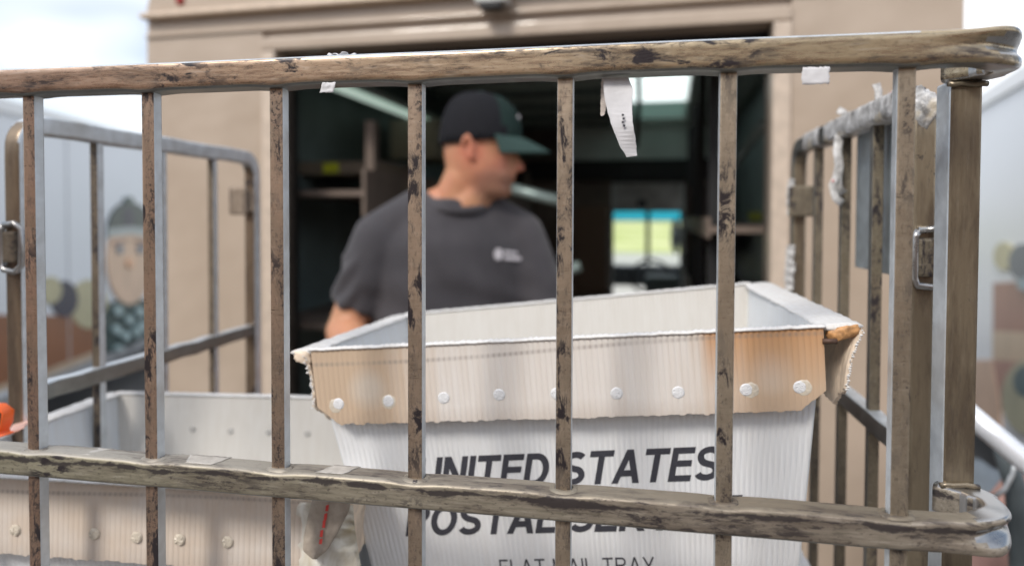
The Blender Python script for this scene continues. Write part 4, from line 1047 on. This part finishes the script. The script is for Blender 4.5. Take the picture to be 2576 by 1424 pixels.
# T-shirt
bm = bmesh.new()
loft(bm, [ell_ring(bp(.0, .01, z), rx, ry, BYAW, 28) for z, rx, ry in ((-.70, .185, .135), (-.60, .188, .138), (-.45, .190, .135), (-.30, .200, .135), (-.16, .210, .132), (-.07, .205, .115), (-.01, .165, .090), (.030, .100, .078), (.045, .082, .076))])
for S_, E_, sg in ((SL, ELB, -1), (SR, ELR, 1)):
    d = (E_-S_).normalized(); a = S_-d*.005; b = S_+(E_-S_)*(.64 if sg < 0 else .66)
    s1 = d.cross(Vector((0, 1, 0))).normalized(); s2 = d.cross(s1)
    ring = lambda c_, r: [c_+s1*r*math.cos(t)+s2*r*math.sin(t) for t in [2*math.pi*k/20 for k in range(20)]]
    hull(bm, sph(S_+Vector((0, 0, .000)), .074)+ring(S_+(E_-S_)*.5, .076)); hull(bm, ring(S_+(E_-S_)*.45, .074)+ring(b, .070)); hull(bm, ring(b-d*.004, .0665)+ring(b+d*.030, .0650))
    cap(bm, bp(sg*.09, .01, .012), S_+Vector((0, 0, .012)), .060, .064)
def folds(p):
    l = p-Vector((-.478, PY, EYE))
    f = .0075*math.sin(55*(l.x*.55+l.z*.85)+3*mnoise.noise(p*6))*max(0, min(1, (-.10-l.z)*4))
    g = .006*mnoise.noise(Vector((p.x*9+p.z*7, p.y*6, p.z*5)))
    arm = .006*math.sin(120*(l.z*.7-l.x*.7))*(1 if l.x < -.20 and l.z < -.10 else 0)
    return f+g+arm
sh_me = remeshed(bm, .009, 5, folds)
q = NT('charcoal_cotton'); v = q.coord(); a = q.noise(v, 420, 2); b = q.noise(v, 7, 4)
q.set(Base_Color=q.mix(q.ramp(b, [(.35, 0), (.7, 1)]), (.034, .031, .036), (.056, .051, .057)), Roughness=.85, Sheen_Weight=.2); q.bump(a, .3, .001); M['shirt'] = q.m
sh = bpy.data.objects.new('tshirt', sh_me); C.objects.link(sh); sh.parent = man; sh_me.materials.append(M['shirt'])
# neck opening ring of ribbed collar
col = [bp(.018+.080*math.cos(t), -.006+.078*math.sin(t), .040-.026*math.sin(-t)*1.0-(.0 if math.sin(t) > 0 else 0)) for t in [2*math.pi*k/28 for k in range(29)]]
col = [bp(.014+.084*math.cos(t), -.004+.080*math.sin(t), .037+.022*math.sin(t)) for t in [2*math.pi*k/28 for k in range(29)]]
obj('collar', sweep(col, [(a*.006, b*.011) for a, b in tube_prof(1, 10)]), M['shirt'], man)
# chest emblem: small white roundel with two lines of print
bpy.context.view_layer.update()
dg = bpy.context.evaluated_depsgraph_get()
def shirt_at(x, y):
    o_ = Vector((0, 0, EYE)); d_ = (px(x, y, 1.6)-o_).normalized(); ok, loc, n_, _ = sh.evaluated_get(dg).ray_cast(o_, d_); return (loc if ok else px(x, y, 1.6)), (n_ if ok else Vector((0, -1, 0)))
bpy.context.view_layer.update(); dg = bpy.context.evaluated_depsgraph_get()
def decal(name, pts, m, parent, thick=.0012):
    a = [shirt_at(x, y) for x, y in pts]; bm = bmesh.new(); top = [bm.verts.new(p+n_*.003) for p, n_ in a]; f = bm.faces.new(top)
    g = bmesh.ops.extrude_face_region(bm, geom=[f]); bmesh.ops.translate(bm, verts=[e for e in g['geom'] if isinstance(e, bmesh.types.BMVert)], vec=(0, .003, 0)); bmesh.ops.recalc_face_normals(bm, faces=bm.faces)
    return obj(name, bm, m, parent)
M['print_w'] = plain('white_print', (.55, .52, .54), .7, bump=0)
em = decal('shirt_emblem', [(1252+11*math.cos(t), 640+15*math.sin(t)) for t in [2*math.pi*k/14 for k in range(14)]], M['print_w'], sh)
decal('emblem_print', [(1266, 630), (1300, 634), (1300, 641), (1266, 638)], M['print_w'], sh)
decal('emblem_print', [(1266, 644), (1310, 647), (1310, 656), (1266, 654)], M['print_w'], sh)
# trousers and shoes
bm = bmesh.new()
loft(bm, [ell_ring(bp(.0, .01, z), rx, ry, BYAW, 28) for z, rx, ry in ((-.80, .165, .125), (-.70, .180, .13), (-.60, .172, .122))])
for s in (-1, 1):
    hip = bp(s*.088, .01, -.72); kn = bp(s*.10, -.01, -1.03); an = bp(s*.11, .03, -1.42)
    hull(bm, sph(hip, .092)+sph(kn, .073)); hull(bm, sph(kn, .073)+sph(an+Vector((0, 0, .02)), .062))
tr_me = remeshed(bm, .010, 4, lambda p: .004*mnoise.noise(p*11)); tr_me.materials.append(plain('navy_trousers', (.03, .033, .045), .85))
t_ = bpy.data.objects.new('trousers', tr_me); C.objects.link(t_); t_.parent = man
for s in (-1, 1):
    an = bp(s*.11, .03, -1.5); bm = bmesh.new(); hull(bm, sph(an+Vector((0, .03, .045)), (.042, .05, .045))+sph(an+Vector((.04*1, -.14, .035)), (.045, .05, .033)))
    for v_ in bm.verts: v_.co.z = max(v_.co.z, .004)
    obj('shoe', bm, plain('black_shoe', (.02, .02, .02), .5), man, True)
# cap
def cap_shell():
    bm = bmesh.new(); R_ = []
    n = 40
    for i in range(13):
        f = i/12; 
        ring = []
        for k in range(n):
            t = 2*math.pi*k/n
            base = .028-.018*(1-math.cos(t))/2*1.6            # lower at the back
            zz = base+(.143-base)*math.sin(f*math.pi/2)**.92
            s_ = math.cos(f*math.pi/2)**(.60+.08*max(0, math.cos(t))) if f < 1 else 0.02
            ct, st = math.cos(t), math.sin(t)
            ring.append(Vector((-.003+(.109 if ct > 0 else .109)*ct*s_-.010*f, .086*st*s_, zz)))
        R_.append([bm.verts.new(p) for p in ring])
    for a, b in zip(R_, R_[1:]):
        for k in range(n):
            fc = bm.faces.new((a[k], a[(k+1) % n], b[(k+1) % n], b[k])); fc.smooth = True
    bm.faces.new(R_[-1])
    for fc in bm.faces:
        cm = fc.calc_center_median()
        fc.material_index = 1 if cm.x > .022+(.143-cm.z)*.52 else 0
    geo = bmesh.ops.solidify(bm, geom=bm.faces[:], thickness=.003)
    bmesh.ops.transform(bm, matrix=HM, verts=bm.verts); return bm
M['cap_black'] = plain('black_mesh_fabric', (.018, .018, .024), .85, var=.2, scale=500); M['cap_green'] = plain('dark_green_twill', (.018, .048, .041), .7, var=.15, scale=400)
cp = obj('cap', cap_shell(), [M['cap_black'], M['cap_green']], man)
V = []; F = []; n, k = 20, 8
for s in (0, 1):
    for i in range(n+1):
        t = R(-62+124*i/n)
        for j in range(k+1):
            v_ = j/k; rx = .100+.084*v_*math.cos(t)**1.1; x = -.003+rx*math.cos(t*(1-.0*v_)); y = (.088+.002*v_)*math.sin(t)
            z = .036-.026*v_-.008*v_*v_-2.2*y*y*(.5+.7*v_)+(0 if s else .0035)
            V.append(tuple(HM @ Vector((x, y, z))))
kk = (n+1)*(k+1)
for i in range(n):
    for j in range(k):
        a = i*(k+1)+j; b = a+k+1; F.append((a, b, b+1, a+1)); F.append((kk+a, kk+a+1, kk+b+1, kk+b))
    F.append((i*(k+1)+k, (i+1)*(k+1)+k, kk+(i+1)*(k+1)+k, kk+i*(k+1)+k))
obj('cap_brim', (V, [], F), M['cap_green'], cp, True)
bm = bmesh.new(); hull(bm, sph(HM @ Vector((-.012, 0, .1445)), (.008, .008, .004), 6)); obj('cap_button', bm, M['cap_green'], cp, True)
bm = bmesh.new(); hull(bm, sph(HM @ Vector((.092, -.012, .085)), (.003, .006, .008), 6)); obj('cap_badge', bm, M['print_w'], cp, True)
# eyes and brows
for s in (-1, 1):
    bm = bmesh.new(); hull(bm, sph(HM @ Vector((.0885, s*.030, -.002)), (.0042, .008, .0038), 8)); obj('eye', bm, plain('eye_dark', (.05, .035, .03), .2, bump=0), man, True)
    bm = bmesh.new(); hull(bm, sph(HM @ Vector((.0935, s*.030, .017)), (.005, .018, .003), 8)); obj('eyebrow', bm, plain('brow_hair', (.16, .09, .06), .8), man, True)
# close cropped hair at the nape and temples below the cap
bm = bmesh.new()
loft(bm, [[Vector(((p.x-.0)*1.015-.001, p.y*1.02, p.z)) for p in r] for r in head_rings()[11:15]])
bmesh.ops.delete(bm, geom=[f for f in bm.faces if f.calc_center_median().x > -.015 or f.calc_center_median().x > .05], context='FACES'); bmesh.ops.transform(bm, matrix=HM, verts=bm.verts)
obj('hair', bm, plain('cropped_hair', (.20, .12, .08), .9, var=.3, scale=300), man, True)

# ================================================================== WHITE TRUCKS WITH PAINTED SIDES
M['white_truck'] = plain('white_truck_panel', (.70, .74, .79), .35, var=.03, scale=.7, bump=0)
def truck(label, P1, P2, flip, art, seams):
    """box truck; the painted side runs from P1 (near) to P2 (far)"""
    P1 = Vector((*P1, 0)); P2 = Vector((*P2, 0)); d = (P2-P1).normalized(); ang = math.atan2(d.y, d.x)
    base = P1-d*2.0
    e = empty('white_truck', label, 'truck', (base.x, base.y, 0), (0, 0, ang), 'white trucks with painted sides beside the van')
    Lt = 8.0; TZ = EYE+1.16; s = 1 if flip else -1                      # body lies on the +y (flip) or -y side of the painted plane
    ya, yb = (0, 2.4) if flip else (-2.4, 0)
    # left truck: visible face is local y=0
    boxo('cargo_body', (0, Lt, ya, yb, -.35, TZ-.04), M['white_truck'], e, .03)
    boxo('roof_edge', (-.01, Lt+.01, -.03 if flip else -.06, .06 if flip else .03, TZ-.14, TZ), plain('truck_edge_white', (.78, .8, .82), .35), e, .01)
    boxo('sill', (0, Lt, -.02, .02, -.42, -.30), plain('truck_sill_grey', (.3, .31, .32), .5), e)
    for x in seams: boxo('panel_seam', (x, x+.02, -.006, .006, -.3, TZ-.14), plain('seam_grey', (.50, .52, .54), .5), e)
    for x in (1.3, 6.6):
        bm = bmesh.new(); yy = .18*s*1.0
        bmesh.ops.create_cone(bm, cap_ends=True, segments=32, radius1=.48, radius2=.48, depth=.3, matrix=Matrix.Translation((x, .25 if flip else -.25, GZ+.48)) @ Matrix.Rotation(R(90), 4, 'X'))
        obj('wheel', bm, plain('truck_tyre', (.03, .03, .03), .8), e)
    bpy.context.view_layer.update(); inv = e.matrix_world.inverted(); o_ = inv @ Vector((0, 0, EYE))
    for k, (nm, pts, colr) in enumerate(art):
        yy = (-.004-.003*k)*s
        P = []
        for (x, y) in pts:
            d_ = (inv.to_3x3()) @ (px(x, y, 1.0)-Vector((0, 0, EYE))); t = (0-o_.y)/d_.y; h = o_+d_*t; P.append((h.x, h.z))
        bm = bmesh.new(); vs = [bm.verts.new((x, yy, max(z, -.29))) for x, z in P]; f = bm.faces.new(vs)
        g = bmesh.ops.extrude_face_region(bm, geom=[f]); bmesh.ops.translate(bm, verts=[v for v in g['geom'] if isinstance(v, bmesh.types.BMVert)], vec=(0, -yy+.0005*s, 0)); bmesh.ops.recalc_face_normals(bm, faces=bm.faces)
        obj(nm, bm, art_mat(colr), e)
    return e
_am = {}
def art_mat(c):
    if c not in _am: _am[c] = plain('vinyl_print', c, .4, var=.10, scale=4, bump=0)
    return _am[c]
def ell(cx, cy, rx, ry, n=20, a0=0, a1=360): return [(cx+rx*math.cos(R(a0+(a1-a0)*k/n)), cy+ry*math.sin(R(a0+(a1-a0)*k/n))) for k in range(n if a1-a0 == 360 else n+1)]
CREAM, SKINP, GRN, BRN, BEI = (.46, .43, .27), (.68, .48, .34), (.018, .05, .05), (.26, .105, .045), (.50, .39, .28)
artL = [('mural_brown_band', [(-400, 785), (250, 795), (300, 850), (250, 878), (100, 935), (-400, 1100)], BRN),
        ('mural_beige_ground', [(-400, 1100), (100, 935), (250, 878), (420, 835), (420, 1100), (100, 1200)], BEI),
        ('mural_sleeve', ell(222, 765, 48, 62), CREAM),
        ('mural_glove', ell(160, 752, 34, 46), (.03, .03, .06)),
        ('mural_hand', ell(125, 730, 28, 34), CREAM),
        ('mural_coat', [(258, 1010), (252, 800), (275, 760), (330, 748), (395, 760), (430, 800), (430, 1010)], GRN),
        ('mural_face', ell(322, 655, 58, 112), SKINP),
        ('mural_hat', ell(322, 580, 55, 72, 20, 180, 360), (.05, .07, .07)),
        ('mural_hat_panel', [(308, 578), (305, 535), (318, 520), (332, 535), (334, 578)], (.04, .04, .07)),
        ('mural_hat_band', [(264, 598), (264, 576), (322, 570), (380, 576), (380, 598), (322, 590)], (.38, .42, .42)),
        ('mural_bobble', ell(320, 504, 11, 9), (.06, .10, .09)),
        ('mural_eye', ell(296, 628, 8, 11), (.18, .22, .28)), ('mural_eye', ell(348, 628, 8, 11), (.18, .22, .28)),
        ('mural_brow', [(280, 610), (310, 603), (310, 609), (280, 618)], (.28, .17, .15)), ('mural_brow', [(335, 603), (365, 610), (365, 618), (335, 609)], (.28, .17, .15)),
        ('mural_nose', ell(322, 662, 9, 13), (.78, .48, .30))]
artL += [('mural_dot', ell(x, y, 9, 12, 12), (.42, .55, .55)) for x, y in ((290, 782), (318, 805), (345, 785), (285, 830), (308, 845), (335, 835), (290, 880), (322, 880), (350, 820))]
truck('white box truck with a painted figure in a dark striped hat, left of the van', (-6.20, 5.69), (-7.10, 8.79), True, artL, (.9, 3.2, 5.5, 7.8))
artR = [('mural_brown_band', [(2499, 712), (2900, 690), (2900, 850), (2499, 832)], (.30, .14, .10)), ('mural_beige_band', [(2499, 832), (2900, 850), (2900, 930), (2499, 905)], BEI),
        ('mural_pink_band', [(2499, 905), (2900, 930), (2900, 1150), (2499, 1020)], (.36, .20, .16)),
        ('mural_peach_panel', [(2400, 905), (2499, 905), (2520, 1020), (2520, 1100), (2400, 1080)], (.55, .39, .29)),
        ('mural_sleeve', ell(2530, 645, 26, 36), CREAM), ('mural_glove', ell(2578, 660, 34, 46), (.07, .09, .14)),
        ('mural_cream_figure', ell(2595, 1000, 68, 95), (.36, .36, .26)), ('mural_teal_patch', ell(2592, 960, 34, 40), (.06, .11, .13)), ('mural_teal_patch', ell(2590, 715, 22, 16), (.25, .35, .42))]
truck('white box truck with brown and beige bands painted along its side, right of the van', (2.89, 5.75), (3.15, 6.96), False, artR, (1.2, 5.1))

# ================================================================== HAND TRUCK AT THE RIGHT EDGE
ht = empty('hand_truck', 'silver tubed hand truck leaning beyond the right corner of the cage', 'hand truck', (.75, 1.2, 0))
hl = ht.location
M['alu'] = plain('bare_aluminium', (.80, .82, .86), .30, .35, var=.05, scale=60)
a0 = px(2425, 1030, 1.10); a1 = px(2600, 1178, 1.06)
dr = (a1-a0)
obj('handle_tube', sweep([a0-dr*.2-hl, a0+dr*.5-hl, a1-hl, a1+dr*.8-hl, a1+dr*1.7-hl], tube_prof(.0155, 18)), M['alu'], ht)
pc = px(2540, 1330, 1.25)
for k, (dx, rr) in enumerate(((0, .14), (.0, .14))):
    bm = sweep([tuple(Vector((pc.x+.10+k*.30+.13*math.cos(R(a)), 1.30, .16+.13*math.sin(R(a))))-hl) for a in range(0, 361, 12)], tube_prof(.03, 10), up=Vector((0, 1, 0)))
    obj('wheel', bm, M['bayblack'], ht)
obj('frame_tube', sweep([Vector((pc.x+.06, 1.30, .16))-hl, Vector((pc.x+.03, 1.26, .8))-hl, px(2555, 1230, 1.24)-hl, px(2520, 1110, 1.22)-hl], tube_prof(.016, 12)), plain('dark_grey_tube', (.10, .12, .13), .5, .3), ht)
obj('brake_cable', sweep([px(2500, 1250, 1.2)-hl, px(2528, 1230, 1.2)-hl, px(2548, 1190, 1.2)-hl, px(2556, 1150, 1.2)-hl], tube_prof(.004, 8), up=Vector((0, 1, 0))), M['zinc'], ht)
# dark canvas sack and pinkish sack beside it
def sack(label, c_, r, m, seed, cat='mail sack'):
    bm = bmesh.new(); bmesh.ops.create_icosphere(bm, subdivisions=4, radius=1)
    for v in bm.verts:
        nn = 1+.25*mnoise.noise(v.co*1.6+Vector((seed, 0, 0)))+.08*mnoise.noise(v.co*4.5)
        v.co = Vector((v.co.x*r[0]*nn, v.co.y*r[1]*nn, max(0, v.co.z*r[2]*nn+r[2])))
    o = obj('mail_sack', bm, m, None, True); o.location = c_; tag(o, label, cat, 'mail sacks beyond the right corner'); return o
p = px(2600, 1400, 1.55); sack('brownish pink canvas sack at the lower right edge', (p.x+.08, 1.62, .0), (.26, .22, .50), plain('pink_brown_canvas', (.34, .20, .17), .85, var=.25, scale=9, bump=.3), 3)
p = px(2500, 1250, 1.95); sack('dark blue grey sack just right of the container post', (p.x+.02, 2.0-.05, .0), (.22, .12, .43), plain('blue_grey_canvas', (.10, .12, .14), .8, var=.4, scale=9), 9)
